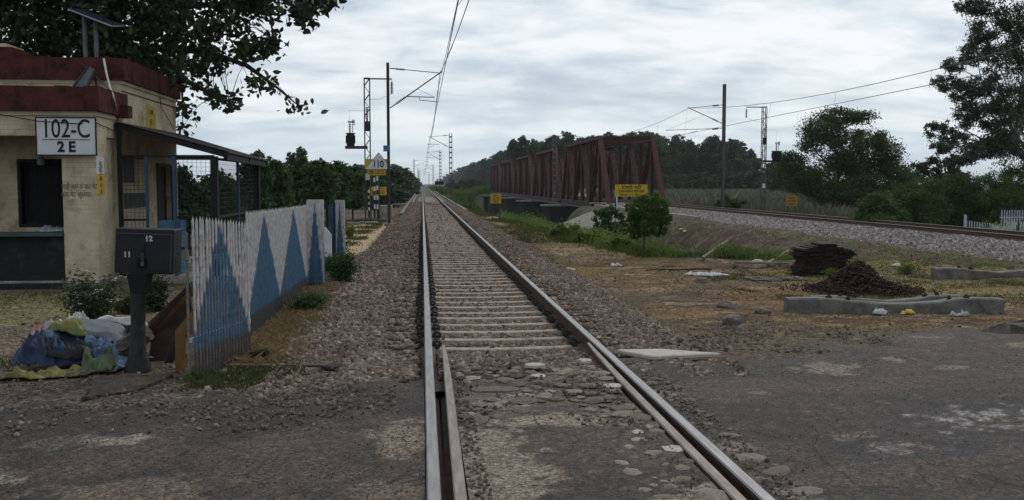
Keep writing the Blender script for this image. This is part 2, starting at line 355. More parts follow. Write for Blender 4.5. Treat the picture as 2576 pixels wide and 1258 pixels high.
def kids_update():
    KIDS.clear()
    for o in bpy.data.objects:
        if o.parent: KIDS.setdefault(o.parent.name, []).append(o)
def np_mesh(name, V, Fq, mat, parent=None, smooth=False, loc=None):
    """V (n,3), Fq (m,k) uniform face arrays"""
    me = bpy.data.meshes.new(name); k = Fq.shape[1]
    V = np.asarray(V, np.float32)
    if loc is not None: V = V-np.array(loc, np.float32)
    me.vertices.add(len(V)); me.vertices.foreach_set('co', V.ravel())
    me.loops.add(Fq.size); me.loops.foreach_set('vertex_index', Fq.astype(np.int32).ravel())
    me.polygons.add(len(Fq)); me.polygons.foreach_set('loop_start', np.arange(0, Fq.size, k, dtype=np.int32)); 
    try: me.polygons.foreach_set('loop_total', np.full(len(Fq), k, np.int32))
    except Exception: pass
    me.polygons.foreach_set('use_smooth', np.full(len(Fq), smooth))
    for m in (mat if isinstance(mat, (list, tuple)) else [mat]): me.materials.append(m)
    me.update(calc_edges=True)
    o = bpy.data.objects.new(name, me); COL.objects.link(o)
    if loc is not None: o.location = loc
    if parent is not None: o.parent = parent
    return o
def rotmats(n, g=rng, tilt=1.0):
    a = g.uniform(0, 2*np.pi, n); b = g.normal(0, 1, (n, 3)); b /= np.linalg.norm(b, axis=1)[:, None]
    b = b*tilt+np.array([0, 0, 1])*(1-tilt); b /= np.linalg.norm(b, axis=1)[:, None]
    t = np.cross(b, np.array([.31, .2, .93])); t /= np.linalg.norm(t, axis=1)[:, None]; c = np.cross(b, t)
    x = t*np.cos(a)[:, None]+c*np.sin(a)[:, None]; y = np.cross(b, x)
    return np.stack([x, y, b], axis=2)  # columns
ICO = None
def ico():
    t = (1+5**.5)/2
    v = np.array([(-1, t, 0), (1, t, 0), (-1, -t, 0), (1, -t, 0), (0, -1, t), (0, 1, t), (0, -1, -t), (0, 1, -t), (t, 0, -1), (t, 0, 1), (-t, 0, -1), (-t, 0, 1)], float)
    v /= np.linalg.norm(v[0])
    f = np.array([(0, 11, 5), (0, 5, 1), (0, 1, 7), (0, 7, 10), (0, 10, 11), (1, 5, 9), (5, 11, 4), (11, 10, 2), (10, 7, 6), (7, 1, 8), (3, 9, 4), (3, 4, 2), (3, 2, 6), (3, 6, 8), (3, 8, 9), (4, 9, 5), (2, 4, 11), (6, 2, 10), (8, 6, 7), (9, 8, 1)])
    return v, f
CUBE = (np.array([(-1, -1, -1), (1, -1, -1), (1, 1, -1), (-1, 1, -1), (-1, -1, 1), (1, -1, 1), (1, 1, 1), (-1, 1, 1)], float)*.62, np.array([(3, 2, 1, 0), (4, 5, 6, 7), (0, 1, 5, 4), (1, 2, 6, 5), (2, 3, 7, 6), (3, 0, 4, 7)]))
def stones(P, R, detail=True, flat=.7, jit=.28, g=rng, tilt=1.0):
    """merged stone geometry at points P with radii R"""
    v, f = ico() if detail else CUBE; n = len(P)
    sh = v[None]*(1+g.uniform(-jit, jit, (n, len(v), 1)))+g.uniform(-jit*.35, jit*.35, (n, len(v), 3))
    sh = sh*np.stack([g.uniform(.8, 1.35, n), g.uniform(.7, 1.0, n), g.uniform(flat*.7, flat*1.1, n)], 1)[:, None, :]
    M = rotmats(n, g, tilt); sh = np.einsum('nij,nkj->nki', M, sh)*R[:, None, None]+P[:, None, :]
    F = f[None]+(np.arange(n)*len(v))[:, None, None]
    return sh.reshape(-1, 3), F.reshape(-1, f.shape[1])
def leaves(P, L, Wd, g=rng, fold=.18, up=.35):
    """leaf quads (pointed, slightly folded) at P; L length, Wd width arrays"""
    n = len(P)
    base = np.array([(0, -.5, 0), (.5, -.05, fold), (0, .5, 0), (-.5, -.05, fold)], float)
    sh = base[None]*np.stack([Wd, L, L], 1)[:, None, :]
    M = rotmats(n, g, 1-up); sh = np.einsum('nij,nkj->nki', M, sh)+P[:, None, :]
    F = np.arange(n*4).reshape(n, 4)
    return sh.reshape(-1, 3), F
def blades(P, H, Wd, lean=.35, g=rng, upz=1.0):
    n = len(P); a = g.uniform(0, 2*np.pi, n); d = np.stack([np.cos(a), np.sin(a), np.zeros(n)], 1); s = np.stack([-np.sin(a), np.cos(a), np.zeros(n)], 1)
    ln = g.uniform(.1, 1, n)*lean
    p0 = P-s*Wd[:, None]/2; p1 = P+s*Wd[:, None]/2
    mid = P+d*(ln*H*.4)[:, None]+np.array([0, 0, 1])*(H*.6*upz)[:, None]; tip = P+d*(ln*H*1.2)[:, None]+np.array([0, 0, 1])*(H*upz)[:, None]
    V = np.stack([p0, p1, mid+s*Wd[:, None]*.3, tip, mid-s*Wd[:, None]*.3], 1)
    return V.reshape(-1, 3), np.arange(n*5).reshape(n, 5)
def text(body, size, loc, rot, mat, parent, name='lettering', align='CENTER', ext=.004, sx=1.0, bold=0.0, space=1.0):
    c = bpy.data.curves.new(name, 'FONT'); c.body = body; c.size = size; c.align_x = align; c.align_y = 'CENTER'; c.extrude = ext; c.offset = bold; c.space_line = space
    t = bpy.data.objects.new('tmp', c); COL.objects.link(t); bpy.context.view_layer.update()
    me = bpy.data.meshes.new_from_object(t.evaluated_get(bpy.context.evaluated_depsgraph_get())); bpy.data.objects.remove(t)
    M = rot.to_matrix().to_4x4() if hasattr(rot, 'to_matrix') else rot.to_4x4()
    me.transform(Matrix.Translation(Vector(loc)-(origin(parent) if parent else Vector((0, 0, 0)))) @ M @ Matrix.Diagonal((sx, 1, 1, 1)))
    me.materials.clear(); me.materials.append(mat); me.name = name
    o = bpy.data.objects.new(name, me); COL.objects.link(o)
    if parent: o.parent = parent
    return o
FRONT = Matrix(((1, 0, 0), (0, 0, -1), (0, 1, 0)))     # text facing -Y (towards the camera)
SIDE = Matrix(((0, 0, 1), (1, 0, 0), (0, 1, 0)))       # text facing +X
# ================================================================== GROUND
def axis(parts):
    a = [parts[0][0]]
    for x0, x1, st in parts:
        n = max(1, int(round((x1-x0)/st))); a += list(np.linspace(x0, x1, n+1)[1:])
    return np.array(a)
gx = axis([(-6000, -800, 1300), (-800, -120, 85), (-120, -30, 9), (-30, -9, 1.0), (-9, -4.5, .12), (-4.5, 12, .055), (12, 19, .14), (19, 32, .5), (32, 130, 7), (130, 800, 84), (800, 6000, 1300)])
gy = axis([(-400, -20, 60), (-20, 4, 2), (4, 6.5, .2), (6.5, 16, .055), (16, 27, .09), (27, 60, .3), (60, 110, .7), (110, 300, 4), (300, 900, 40), (900, 7000, 700)])
X, Y = np.meshgrid(gx, gy); Z = gz(X, Y)
nx, ny = len(gx), len(gy)
idx = (np.arange(ny-1)[:, None]*nx+np.arange(nx-1)[None]).reshape(-1)
GF = np.stack([idx, idx+1, idx+1+nx, idx+nx], 1)
g_ = np_mesh('ground', np.stack([X, Y, Z], 2).reshape(-1, 3), GF, m_ground, smooth=True); tag(g_, kind='structure')
def lerp(a, b, t): return a*(1-t[..., None])+np.array(b)*t[..., None]
def setcol(o, C, name='col'):
    a = o.data.color_attributes.new(name, 'FLOAT_COLOR', 'POINT'); C = np.clip(C, 0, 1)
    a.data.foreach_set('color', np.concatenate([C.reshape(-1, 3), np.ones((C.reshape(-1, 3).shape[0], 1))], 1).astype(np.float32).ravel())
f1 = fbm(X*.9, Y*.9, 5, 31); f2 = fbm(X*.35, Y*.35, 4, 41); f3 = fbm(X*3.5, Y*3.5, 4, 51)
C = np.zeros(X.shape+(3,))+np.array((.084, .064, .047))
C = lerp(C, (.085, .062, .045), sst(.5, .62, f1)*.8)
C = lerp(C, (.135, .098, .060), sst(.50, .58, f3*.6+f2*.4)*.75)
C = lerp(C, (.045, .036, .029), sst(.56, .64, f3)*.7)
# brown straw carpet on the right-hand clearing
clr = sst(2.8, 4, X)*(1-sst(15, 17, X))*sst(10.5, 12, Y)*(1-sst(24, 27, Y))
C = lerp(C, (.145, .085, .042), clr*sst(.46, .56, f1)*.8); C = lerp(C, (.052, .038, .029), clr*sst(.54, .64, fbm(X*1.8, Y*2.4, 4, 36))*.85); C = lerp(C, (.20, .15, .085), clr*sst(.60, .68, fbm(X*2.6, Y*3.6, 4, 39))*.7)
C = lerp(C, (.15, .135, .05), clr*sst(17, 24, Y)*sst(.42, .55, f2)*.6)
# green-yellow turf on the right behind the lying sleepers and near the hollow
grn = sst(7, 9, X)*sst(13.5, 16, Y)*(1-sst(20, 24, Y))
C = lerp(C, (.16, .135, .05), grn*.6*sst(.38, .55, f1))
# tan path strip left of the ballast further away
pth = sst(-4.4, -3.6, X)*(1-sst(-2.0, -1.5, X))*sst(26, 30, Y)*(1-sst(50, 55, Y))
C = lerp(C, (.36, .27, .17), pth*.85)
# strip right of the track
st = sst(3.6, 4.4, X)*(1-sst(5.8, 7.0, X))*sst(24, 28, Y)*(1-sst(75, 90, Y))
C = lerp(C, (.22, .165, .095), st*.7)
# green hollow
hol = sst(6.3, 8, X)*(1-sst(12.5, 14.5, X))*sst(26, 28, Y)*(1-sst(100, 110, Y))
C = lerp(C, (.055, .080, .022), hol*(.35+.6*sst(.4, .55, f2)))
ban = sst(12.5, 14, X)*(1-sst(17.5, 18.5, X))*sst(22, 26, Y)
f4 = fbm(X*1.2, Y*.8, 4, 33); C = lerp(C, (.060, .041, .031), ban*.95); C = lerp(C, (.045, .058, .022), ban*sst(.54, .62, f4)*.75); C = lerp(C, (.13, .09, .065), ban*sst(.56, .64, f3)*.7)
# yard by the building
yd = (1-sst(-4.6, -3.0, X))*sst(8.2, 9.5, Y)*(1-sst(26, 30, Y))
C = lerp(C, (.13, .10, .075), yd*.7*sst(.35, .6, f1)); C = lerp(C, (.12, .11, .045), yd*sst(.56, .66, f2)*.6)
C = lerp(C, (.075, .063, .053), (1-sst(-1.6, -.9, X))*(1-sst(8.4, 9.3, Y))*.9)   # grey gritty verge by the road
# distant land
dist = sst(60, 130, Y)
C = lerp(C, (.05, .065, .028), dist*.8); C = lerp(C, (.13, .13, .075), sst(28, 36, X)*sst(30, 60, Y)*(1-sst(300, 500, Y)))
C = lerp(C, (.19, .11, .06), sst(-1.25, -1.9, X)*0)
setcol(g_, C)
# ================================================================== ROAD (sheet with ragged edge, 2 cm proud of the soil, three pieces joined: left, middle, right of the rails)
def road_sheet():
    Vs = []; Fs = []; Cs = []; off = 0
    for (xa, xb) in ((-14, .005), (.235, 1.595), (1.845, 20)):
        ax = axis([(xa, xb, .045)]) if xb-xa < 3 else (axis([(xa, -6, .25), (-6, xb, .045)]) if xa < 0 else axis([(xa, 8.5, .045), (8.5, xb, .2)]))
        ay = axis([(-12, 3.2, .6), (3.2, 11.2, .04), (11.2, 15, .2)])
        X, Y = np.meshgrid(ax, ay)
        e = fbm(X*1.7, Y*1.7, 5, 61); fine = fbm(X*9, Y*9, 4, 67); big = fbm(X*.6, Y*.6, 4, 71); md = fbm(X*3, Y*3, 4, 77)
        z = -.018+(e-.5)*.022+(fine-.5)*.010
        # seam between asphalt and rail
        lim = road_front(X)+(e-.5)*1.1+(md-.5)*.5
        d = lim-Y
        z = z-.05*(1-sst(0, .25, d))
        # pothole area on the right
        ph = np.exp(-(((X-3.9)/.75)**2+((Y-6.35)/.45)**2))+np.exp(-(((X-3.0)/.45)**2+((Y-5.65)/.22)**2))+1.2*np.exp(-(((X-5.6)/1.2)**2+((Y-6.3)/.6)**2))
        C = np.zeros(X.shape+(3,))+np.array((.050, .039, .031))
        C = lerp(C, (.032, .026, .022), sst(.42, .62, big)*.8)
        C = lerp(C, (.080, .065, .054), sst(.55, .66, md)*.4)
        gr2 = vnoise(X*26, Y*20, 5); C = lerp(C, (.030, .027, .027), sst(.62, .8, gr2)*.75); C = lerp(C, (.15, .13, .11), sst(.80, .95, vnoise(X*30, Y*22, 6))*.55)
        
        C = lerp(C, (.085, .060, .045), sst(.56, .66, fbm(X*.8, Y*1.2, 3, 83))*.6)
        def patch(cx, cy, rx, ry, col, k, seed, th=.55):
            nonlocal C
            q = 1-np.sqrt(((X-cx)/rx)**2+((Y-cy)/ry)**2)+(fbm(X*5, Y*5, 5, seed)-.5)*1.5+(fbm(X*17, Y*14, 3, seed+1)-.5)*.9
            C = lerp(C, col, sst(.02, .14, q)*k)
        pale = (.20, .175, .14)
        if xa < 0:
            patch(-2.15, 6.25, .42, .15, (.22, .20, .165), 1, 91); patch(-1.6, 5.2, .5, .25, (.13, .10, .075), .8, 92); patch(-.12, 6.2, .2, .45, (.19, .155, .12), .9, 93)
            patch(-2.5, 5.5, .25, .2, pale, .9, 94); patch(-.2, 5.0, .2, .25, (.15, .11, .085), .7, 95)
            C = lerp(C, (.030, .026, .025), (1-sst(.15, .9, np.abs(d-.9+(md-.5)*1.6)))*.75)
        elif xa < 1:
            # broken stone and grit band, then a pale concrete strip beside the check rail, asphalt panel in the middle
            gr = sst(6.45, 6.75, Y+(e-.5)*1.1); C = lerp(C, (.11, .088, .07), gr*.8); C = lerp(C, (.05, .045, .045), gr*sst(.5, .6, md)*.7)
            patch(.42, 5.55, .27, .95, (.19, .16, .125), 1, 96); patch(.42, 4.3, .30, .6, (.17, .145, .115), 1, 98); patch(.95, 7.75, .55, .10, (.045, .042, .05), .9, 97)
            patch(.9, 6.55, .45, .2, (.22, .185, .14), .9, 99); patch(.62, 7.2, .33, .22, (.19, .17, .15), .9, 100)
            patch(1.45, 4.65, .25, .35, (.25, .22, .175), .9, 101)
            z = z-.012*gr
        else:
            for i, (u, v, r, q) in enumerate([(2080, 922, .28, .28), (2100, 935, .2, .2), (2565, 868, .2, .12), (2250, 905, .09, .12), (2390, 925, .16, .08), (1905, 990, .12, .1), (2140, 1100, .17, .07), (1995, 925, .1, .09), (2330, 850, .2, .1)]):
                p = atZ(u, v, -.02); patch(p[0], p[1], r, q, (.17, .145, .115), .8, 110+i)
            # damp gravelly pot-holes: dark broken rim, wet sky reflections painted as pale speckles
            C = lerp(C, (.028, .027, .033), np.clip(sst(.22, .42, ph+(md-.5)*.7)*(1-sst(.6, .9, ph)), 0, 1)*.8)
            C = lerp(C, (.30, .295, .30), sst(.62, 1.0, np.clip(ph, 0, 1.1)*.75+(fine-.5)*1.1+(vnoise(X*24, Y*18, 9)-.5)*.7)*.75)
            C = lerp(C, (.036, .034, .034), (1-sst(.05, .35, np.abs(d-.25+(md-.5)*.8)))*.45*(X < 5))
            z = z-.012*np.clip(ph, 0, 1)
            sh = sst(.35, .0, X-1.85); C = lerp(C, (.20, .185, .165), sh*sst(.5, .6, md)*.8)
        nx = len(ax); n = X.size
        idx = (np.arange(len(ay)-1)[:, None]*nx+np.arange(nx-1)[None]).reshape(-1)
        F = np.stack([idx, idx+1, idx+1+nx, idx+nx], 1)
        keep = (d.reshape(-1)[F] > 0).all(1)
        Vs.append(np.stack([X, Y, z], 2).reshape(-1, 3)); Fs.append(F[keep]+off); Cs.append(C.reshape(-1, 3)); off += n
    V = np.concatenate(Vs); F = np.concatenate(Fs); C = np.concatenate(Cs)
    used = np.zeros(len(V), bool); used[F] = True; mp = np.cumsum(used)-1
    o = np_mesh('road', V[used], mp[F], m_road, smooth=True); tag(o, kind='structure'); setcol(o, C[used]*np.array((.80, .755, .72))); return o
road_sheet()
def puddle():
    pts = [atZ(u, v, -.012) for (u, v) in [(2462, 832), (2490, 820), (2530, 809), (2600, 800), (2680, 800), (2680, 838), (2600, 838), (2520, 838)]]
    m = bpy.data.materials.new('still_water'); m.use_nodes = True; b = m.node_tree.nodes['Principled BSDF']; b.inputs['Base Color'].default_value = (.03, .028, .024, 1); b.inputs['Roughness'].default_value = .06; b.inputs['Specular IOR Level'].default_value = .6
    mb = MB(); c = sum(pts, Vector())/len(pts); n = 40; ring = []
    for i in range(n):
        t = i/n*len(pts); a = pts[int(t) % len(pts)]; bb = pts[(int(t)+1) % len(pts)]; p = a.lerp(bb, t-int(t)); p = c+(p-c)*(1+random.uniform(-.06, .06)); ring.append(p)
    mb.add([(p.x, p.y, -.019) for p in ring], [tuple(range(n))]); o = mb.build('puddle', m); tag(o, kind='structure')
    mb = MB(); mb.add([(-30, 96, -5.6), (60, 96, -5.6), (60, 262, -5.6), (-30, 262, -5.6)], [(0, 1, 2, 3)]); tag(mb.build('river', m), kind='structure')
puddle()
# ================================================================== BALLAST
def strip(name, xs, ys, fz, mat):
    X, Y = np.meshgrid(xs, ys); Z = fz(X, Y); nx = len(xs)
    idx = (np.arange(len(ys)-1)[:, None]*nx+np.arange(nx-1)[None]).reshape(-1)
    o = np_mesh(name, np.stack([X, Y, Z], 2).reshape(-1, 3), np.stack([idx, idx+1, idx+1+nx, idx+nx], 1), mat, smooth=True); tag(o, kind='structure'); return o
strip('ballast_bed', np.linspace(TC-3.6, TC+3.6, 73), axis([(7.9, 30, .12), (30, 97, .5)]), lambda x, y: bz1(x, y)-.012, m_bed)
strip('ballast_bed', np.linspace(T2-5, T2+5, 61), axis([(4, 97, .5)]), lambda x, y: bz2(x, y)-.02, m_bed)
strip('ballast_bed', np.linspace(TC-2.2, TC+2.2, 9), axis([(97, 1500, 20)]), lambda x, y: -.22-.5*sst(1.6, 2.2, np.abs(x-TC)), m_bed)
def ballast():
    Vs = []; Fs = []; off = 0
    def band(y0, y1, dens, r0, r1, det):
        nonlocal off
        n = int(dens*(y1-y0)*6.4); x = rng.uniform(TC-2.95, TC+3.4, n); y = rng.uniform(y0, y1, n)
        d = np.abs(x-TC)
        tw = np.where(x > TC, interp(y, [8, 12, 24, 34, 90], [1.9, 2.15, 2.6, 2.8, 3.1]), interp(y, [8, 12, 18, 33, 90], [2.35, 2.5, 2.75, 2.6, 3.0]))+rng.normal(0, .16, n)
        k = (d < tw) & (y > 8.05+(fbm(x*2, y*0, 3, 5)-.5)*.9+.25*np.sin(x*2))
        k &= ~((x > 1.92) & (x < 3.35) & (y > 8.9) & (y < 9.55))
        # keep rails and sleeper tops mostly free
        rail = (np.abs(x-.05) < .10) | (np.abs(x-1.79) < .10); ph = np.abs(((y-10.54)/.6+.5) % 1-.5)*.6
        onsl = (ph < .070) & (d < 1.36) & (y > 10.2)
        onsl_out = onsl & (d > .98) & (rng.random(n) < .45)
        k &= ~(rail) & ~(onsl & ~onsl_out & (rng.random(n) < .997))
        x, y, d = x[k], y[k], d[k]; n = len(x); R = rng.uniform(r0, r1, n)
        z = bz1(x, y)+R*rng.uniform(-.1, .55, n); z = np.where(onsl[k], np.maximum(z, -.17), z)
        cen = (d < .95) & (y > 10.2); z = np.where(cen, z-.008, z)
        V, F = stones(np.stack([x, y, z], 1), R, True if det else False)
        if not det: F = F
        return V, F
    for a in ((7.9, 14, 900, .020, .048, 1), (14, 24, 560, .026, .052, 1)):
        V, F = band(*a); Vs.append(V); Fs.append(F+off); off += len(V)
    o = np_mesh('ballast_stones', np.concatenate(Vs), np.concatenate(Fs), m_stone); tag(o, kind='stuff')
    Vs = []; Fs = []; off = 0
    for a in ((24, 45, 260, .032, .055, 0), (45, 97, 120, .04, .065, 0)):
        V, F = band(*a); Vs.append(V); Fs.append(F+off); off += len(V)
    o = np_mesh('ballast_stones', np.concatenate(Vs), np.concatenate(Fs), m_stone); tag(o, kind='stuff')
    # second track: pale fresh stone, only the slope facing this side
    n = 62000; y = 18+(96-18)*rng.random(n)**1.35; x = rng.uniform(T2-4.75, T2+2.5, n)
    k = (np.abs(np.abs(x-T2)-.875) > .17) & ((np.abs(x-T2) > .8) | (rng.random(n) < .35)) & (x > T2-4.3+rng.normal(0, .22, n)-(y < 40)*.3); x, y = x[k], y[k]
    R = rng.uniform(.04, .085, len(x))*interp(y, [15, 90], [.9, 1.4]); z = bz2(x, y)+R*.3
    V, F = stones(np.stack([x, y, z], 1), R, False); tag(np_mesh('ballast_stones', V, F, m_stone2), kind='stuff')
ballast()
def gravel():
    # loose chips on the verge, the road edge and between the rails of the crossing
    P = []; R = []
    def sc(n, x0, x1, y0, y1, r0, r1, f=None):
        x = rng.uniform(x0, x1, n); y = rng.uniform(y0, y1, n)
        if f is not None:
            k = f(x, y); x, y = x[k], y[k]
        r = r0+(r1-r0)*rng.random(len(x))**2.2; P.append(np.stack([x, y, np.maximum(gz(x, y), np.where(y < road_front(x)-.3, -.016, -9))+r*.25], 1)); R.append(r)
    sc(6500, -5.5, -.1, 6.4, 9.2, .004, .026, lambda x, y: (fbm(x*2, y*2, 3, 11) > .43))
    sc(1300, -1.9, -.6, 7.6, 9.2, .015, .045)
    sc(7000, -3.5, 0, 4.6, 7.6, .002, .008)
    sc(900, .25, 1.55, 6.3, 9.3, .005, .026, lambda x, y: (fbm(x*3, y*3, 3, 15) > .56) | (y > 8.5))
    sc(420, .25, .36, 4.6, 8.3, .005, .018); sc(400, 1.36, 1.55, 4.6, 8.3, .004, .014); sc(700, 1.86, 2.05, 4.6, 8.6, .004, .018)
    sc(2400, 2.0, 5.5, 8.6, 11.8, .008, .034, lambda x, y: (fbm(x*1.5, y*1.5, 3, 19) > .5))
    sc(3400, 2.4, 12, 10.5, 24, .008, .032, lambda x, y: (fbm(x*.8, y*.8, 3, 23) > .5))
    sc(6000, 2, 6.5, 4.8, 9.5, .002, .007)
    sc(1200, -8, -2, 9, 16, .006, .028); sc(5000, 11.5, 17, 21, 60, .012, .055, lambda x, y: (fbm(x*.9, y*.9, 3, 29) > .47)); sc(1800, 3.6, 8, 24, 50, .01, .04)
    V, F = stones(np.concatenate(P), np.concatenate(R), True, .65)
    def paving(n, x0, x1, y0, y1, f=None):
        x = rng.uniform(x0, x1, n); y = rng.uniform(y0, y1, n)
        pts = []
        for a, b in zip(x, y):
            r = random.choice((random.uniform(.025, .05), random.uniform(.06, .11)))
            if all((a-c)**2+((b-d)*.8)**2 > (r+q)**2*.72 for c, d, q in pts) and (f is None or f(a, b)): pts.append((a, b, r))
        p = np.array(pts); return np.stack([p[:, 0], p[:, 1], np.full(len(p), -.024)], 1), p[:, 2]
    a1, b1 = paving(900, 1.16, 1.56, 4.5, 8.5); a2, b2 = paving(500, .30, 1.2, 6.5, 8.5, lambda a, b: vnoise(np.array(a*3.), np.array(b*3.), 4) > .45); a3, b3 = paving(160, 1.88, 2.06, 4.6, 8.6)
    v2, f2_ = stones(np.concatenate([a1, a2, a3]), np.concatenate([b1, b2, b3]), True, .28, .16, tilt=.06)
    tag(np_mesh('paving_stones', v2, f2_, m_pave), kind='stuff')
    tag(np_mesh('gravel', V, F, m_cobble), kind='stuff')
gravel()
# flat stones set in the crossing surface
STG = 'flat stones bedded in the level crossing'
def flat_stones():
    items = [(1345, 914, 59, 12), (1354, 942, 40, 13), (1541, 966, 60, 15), (1470, 903, 36, 9), (1564, 1023, 78, 22), (1612, 1045, 64, 26), (1528, 996, 46, 18), (1604, 1084, 50, 18), (1692, 1124, 62, 26), (1640, 1066, 50, 16), (1619, 1104, 24, 14), (1181, 1043, 62, 22), (1252, 1044, 42, 17), (1433, 935, 60, 17), (1522, 1040, 46, 14), (1311, 1029, 50, 20), (1245, 975, 150, 24), (1732, 1156, 46, 14), (1500, 940, 60, 14), (1660, 1060, 40, 14), (1570, 1056, 22, 14), (1480, 985, 60, 12), (1400, 1000, 50, 10)]
    for i, (u, v, w, h) in enumerate(items):
        p = atZ(u, v, -.012); sc = p[1]/FPX; rx = w*sc/2; ry = h*sc/2*p[1]/1.65*.55+.02
        mb = MB(); n = 11; a0 = random.random(); ring = []
        for k in range(n):
            a = a0+2*math.pi*k/n; q = random.uniform(.82, 1.12); ring.append((math.cos(a)*rx*q, math.sin(a)*ry*q))
        vs = [(p[0]+a, p[1]+b, -.045) for a, b in ring]+[(p[0]+a*.95, p[1]+b*.95, -.020+random.uniform(-.004, .003)) for a, b in ring]+[(p[0]+a*.6, p[1]+b*.6, -.013+random.uniform(-.003, .003)) for a, b in ring]
        mb.add(vs, [(k, (k+1) % n, (k+1) % n+n, k+n) for k in range(n)]+[(k+n, (k+1) % n+n, (k+1) % n+2*n, k+2*n) for k in range(n)]+[tuple(range(2*n, 3*n))])
        o = mb.build('flat_stone', m_flatw if i in (0, 1, 2, 3, 7, 8, 13) and i != 13 else m_pave, smooth=False)
        big = i in (0, 1, 2, 7, 8)
        tag(o, {0: 'flat whitish stone just past the dark tar line between the rails', 1: 'small flat whitish stone below the larger one in the tar patch between the rails', 2: 'flat whitish stone beside the right check rail, upper of the white ones there', 7: 'squarish whitish stone near the right check rail', 8: 'rounded whitish stone nearest to the camera by the right check rail'}.get(i, 'flat brownish grey stone set in the crossing between the check rails'), 'stone', STG)
m_flatw = pm('whitish_stone', (.42, .39, .34), (.32, .29, .25), scale=20, bump=.3, coord='Position')
flat_stones()
# ================================================================== RAILS, SLEEPERS
def rail_prof(cx, top=0.0):
    P = [(-.075, -.172), (.075, -.172), (.075, -.163), (.011, -.145), (.010, -.045), (.036, -.036), (.038, -.010), (.030, -.001), (-.030, -.001), (-.038, -.010), (-.036, -.036), (-.010, -.045), (-.011, -.145), (-.075, -.163)]
    return [(cx+a, top+b) for a, b in P]
def rail(name, cx, ys, top, mats, label, cat='rail', group=None, offs=None, headw=1.0, hw=None):
    P = rail_prof(0, top); n = len(P); vs = []; fs = []; mi = []
    for k, y in enumerate(ys):
        for a, b in P: vs.append((cx+(offs[k] if offs else 0)+a*(hw[k] if hw else headw), y, b))
    for k in range(len(ys)-1):
        for j in range(n):
            fs.append((k*n+j, k*n+(j+1) % n, (k+1)*n+(j+1) % n, (k+1)*n+j)); mi.append(1 if j in (6, 7, 8) else 0)
    fs += [tuple(range(n)), tuple((len(ys)-1)*n+j for j in range(n-1, -1, -1))]; mi += [0, 0]
    mb = MB(); mb.v = vs; mb.f = fs; mb.mi = mi
    o = mb.build(name, mats); tag(o, label, cat, group); return o
ysr = [-3, 4, 9, 15, 30, 60, 100, 200, 500, 1500]
RG = 'running rails of the two tracks'
rail('rail', .05, ysr, 0, [m_railside, m_railtop], 'left running rail of the near track, seen from straight above', group=RG)
rail('rail', 1.79, ysr, 0, [m_railside, m_railtop], 'right running rail of the near track with worn shiny head', group=RG)
m_rtop2 = pm('far_rail_head', (.20, .18, .17), (.13, .115, .11), rough=.55, metal=.3, coord='Position')
rail('rail', T2-.87, [-6, 10, 20, 40, 60, 96, 262, 500], R2, [m_railside, m_rtop2], 'dark nearer rail of the second track on pale ballast', group=RG)
rail('rail', T2+.87, [-6, 10, 20, 40, 60, 96, 262, 500], R2, [m_railside, m_rtop2], 'far side rail of the second track towards the truss bridge', group=RG)
CG = 'check rails through the level crossing'
yc = [-3, 4, 6, 7.8, 8.9, 9.62]
rail('check_rail', .185, yc, .002, [m_railside, m_checktop], 'check rail beside the left running rail, its far end worn to a point', 'rail', CG, [0, 0, .01, .02, .022, .02], .9, [.9, .9, .9, .85, .7, .42])
rail('check_rail', 1.640, yc, .002, [m_railside, m_checktop], 'check rail beside the right running rail, its tip worn narrow', 'rail', CG, [0, 0, .008, .02, .04, .058], .9, [.9, .9, .9, .85, .7, .42])
# bridge guard rails inside the near track, meeting in a blunt nose
mb = MB()
for s_, d_ in ((-1, 0), (1, 0)):
    mb.tube([(TC+s_*.16, 84, -.13), (TC+s_*.36, 84.6, -.12), (TC+s_*.60, 90, -.10), (TC+s_*.62, 262, -.10)], .045, 6)
mb.tube([(TC-.17, 84, -.13), (TC+.17, 84, -.13)], .045, 6)
tag(mb.build('guard_rail', pm('guard_rail_steel', (.22, .20, .19), rough=.6, coord='Position')), 'pair of inner guard rails joined in a nose before the bridge', 'guard rail')
def eclip(mb, x, y, z, s):  # spring clip: a curl of bar standing beside the rail
    for q in (-.045, .045):
        pts = [(x+s*(.012+.038*math.cos(a)+.015), y+q+.018*math.sin(a*1.0), z+.035+.034*math.sin(a)) for a in np.linspace(-.6, 2*math.pi-.9, 9)]
        mb.tube(pts, .017, 5)
    mb.box(x-.03, x+.055, y-.060, y+.060, z-.012, z+.034)
def sleeper_mesh():
    mb = MB(); L = 1.375; xs = [-L, -.95, -.55, 0, .55, .95, L]; zt = [-.200, -.182, -.198, -.205, -.198, -.182, -.200]; wt = [.075, .08, .07, .068, .07, .08, .075]
    vs = []
    for x, z, w in zip(xs, zt, wt): vs += [(x, -w-.04, -.40), (x, w+.04, -.40), (x, w, z-.008), (x, w-.012, z), (x, -w+.012, z), (x, -w, z-.008)]
    n = 6; fs = [(k*n+j, k*n+(j+1) % n, (k+1)*n+(j+1) % n, (k+1)*n+j) for k in range(len(xs)-1) for j in range(n)]+[tuple(range(n-1, -1, -1)), tuple((len(xs)-1)*n+j for j in range(n))]
    fs = [tuple(reversed(f)) for f in fs]
    mb.add(vs, fs); return mb
SG = 'concrete sleepers of the near track'; SL = 'concrete sleeper half buried in ballast under the near track'
base = empty('sleeper', (TC, 10.54, 0), SL, 'sleeper', SG)
sm = sleeper_mesh().build('body', m_sleeper, base, local=True)
for rx in (-.87, .87):
    for s_ in (-1, 1):
        mb = MB(); eclip(mb, rx+s_*.075, 0, -.175, s_); mb.build('rail_clip', m_clip, base, local=True)
far_sl = tag(sleeper_mesh().build('sleeper', m_sleeper, None, local=True), SL, 'sleeper', SG)
mc = MB()
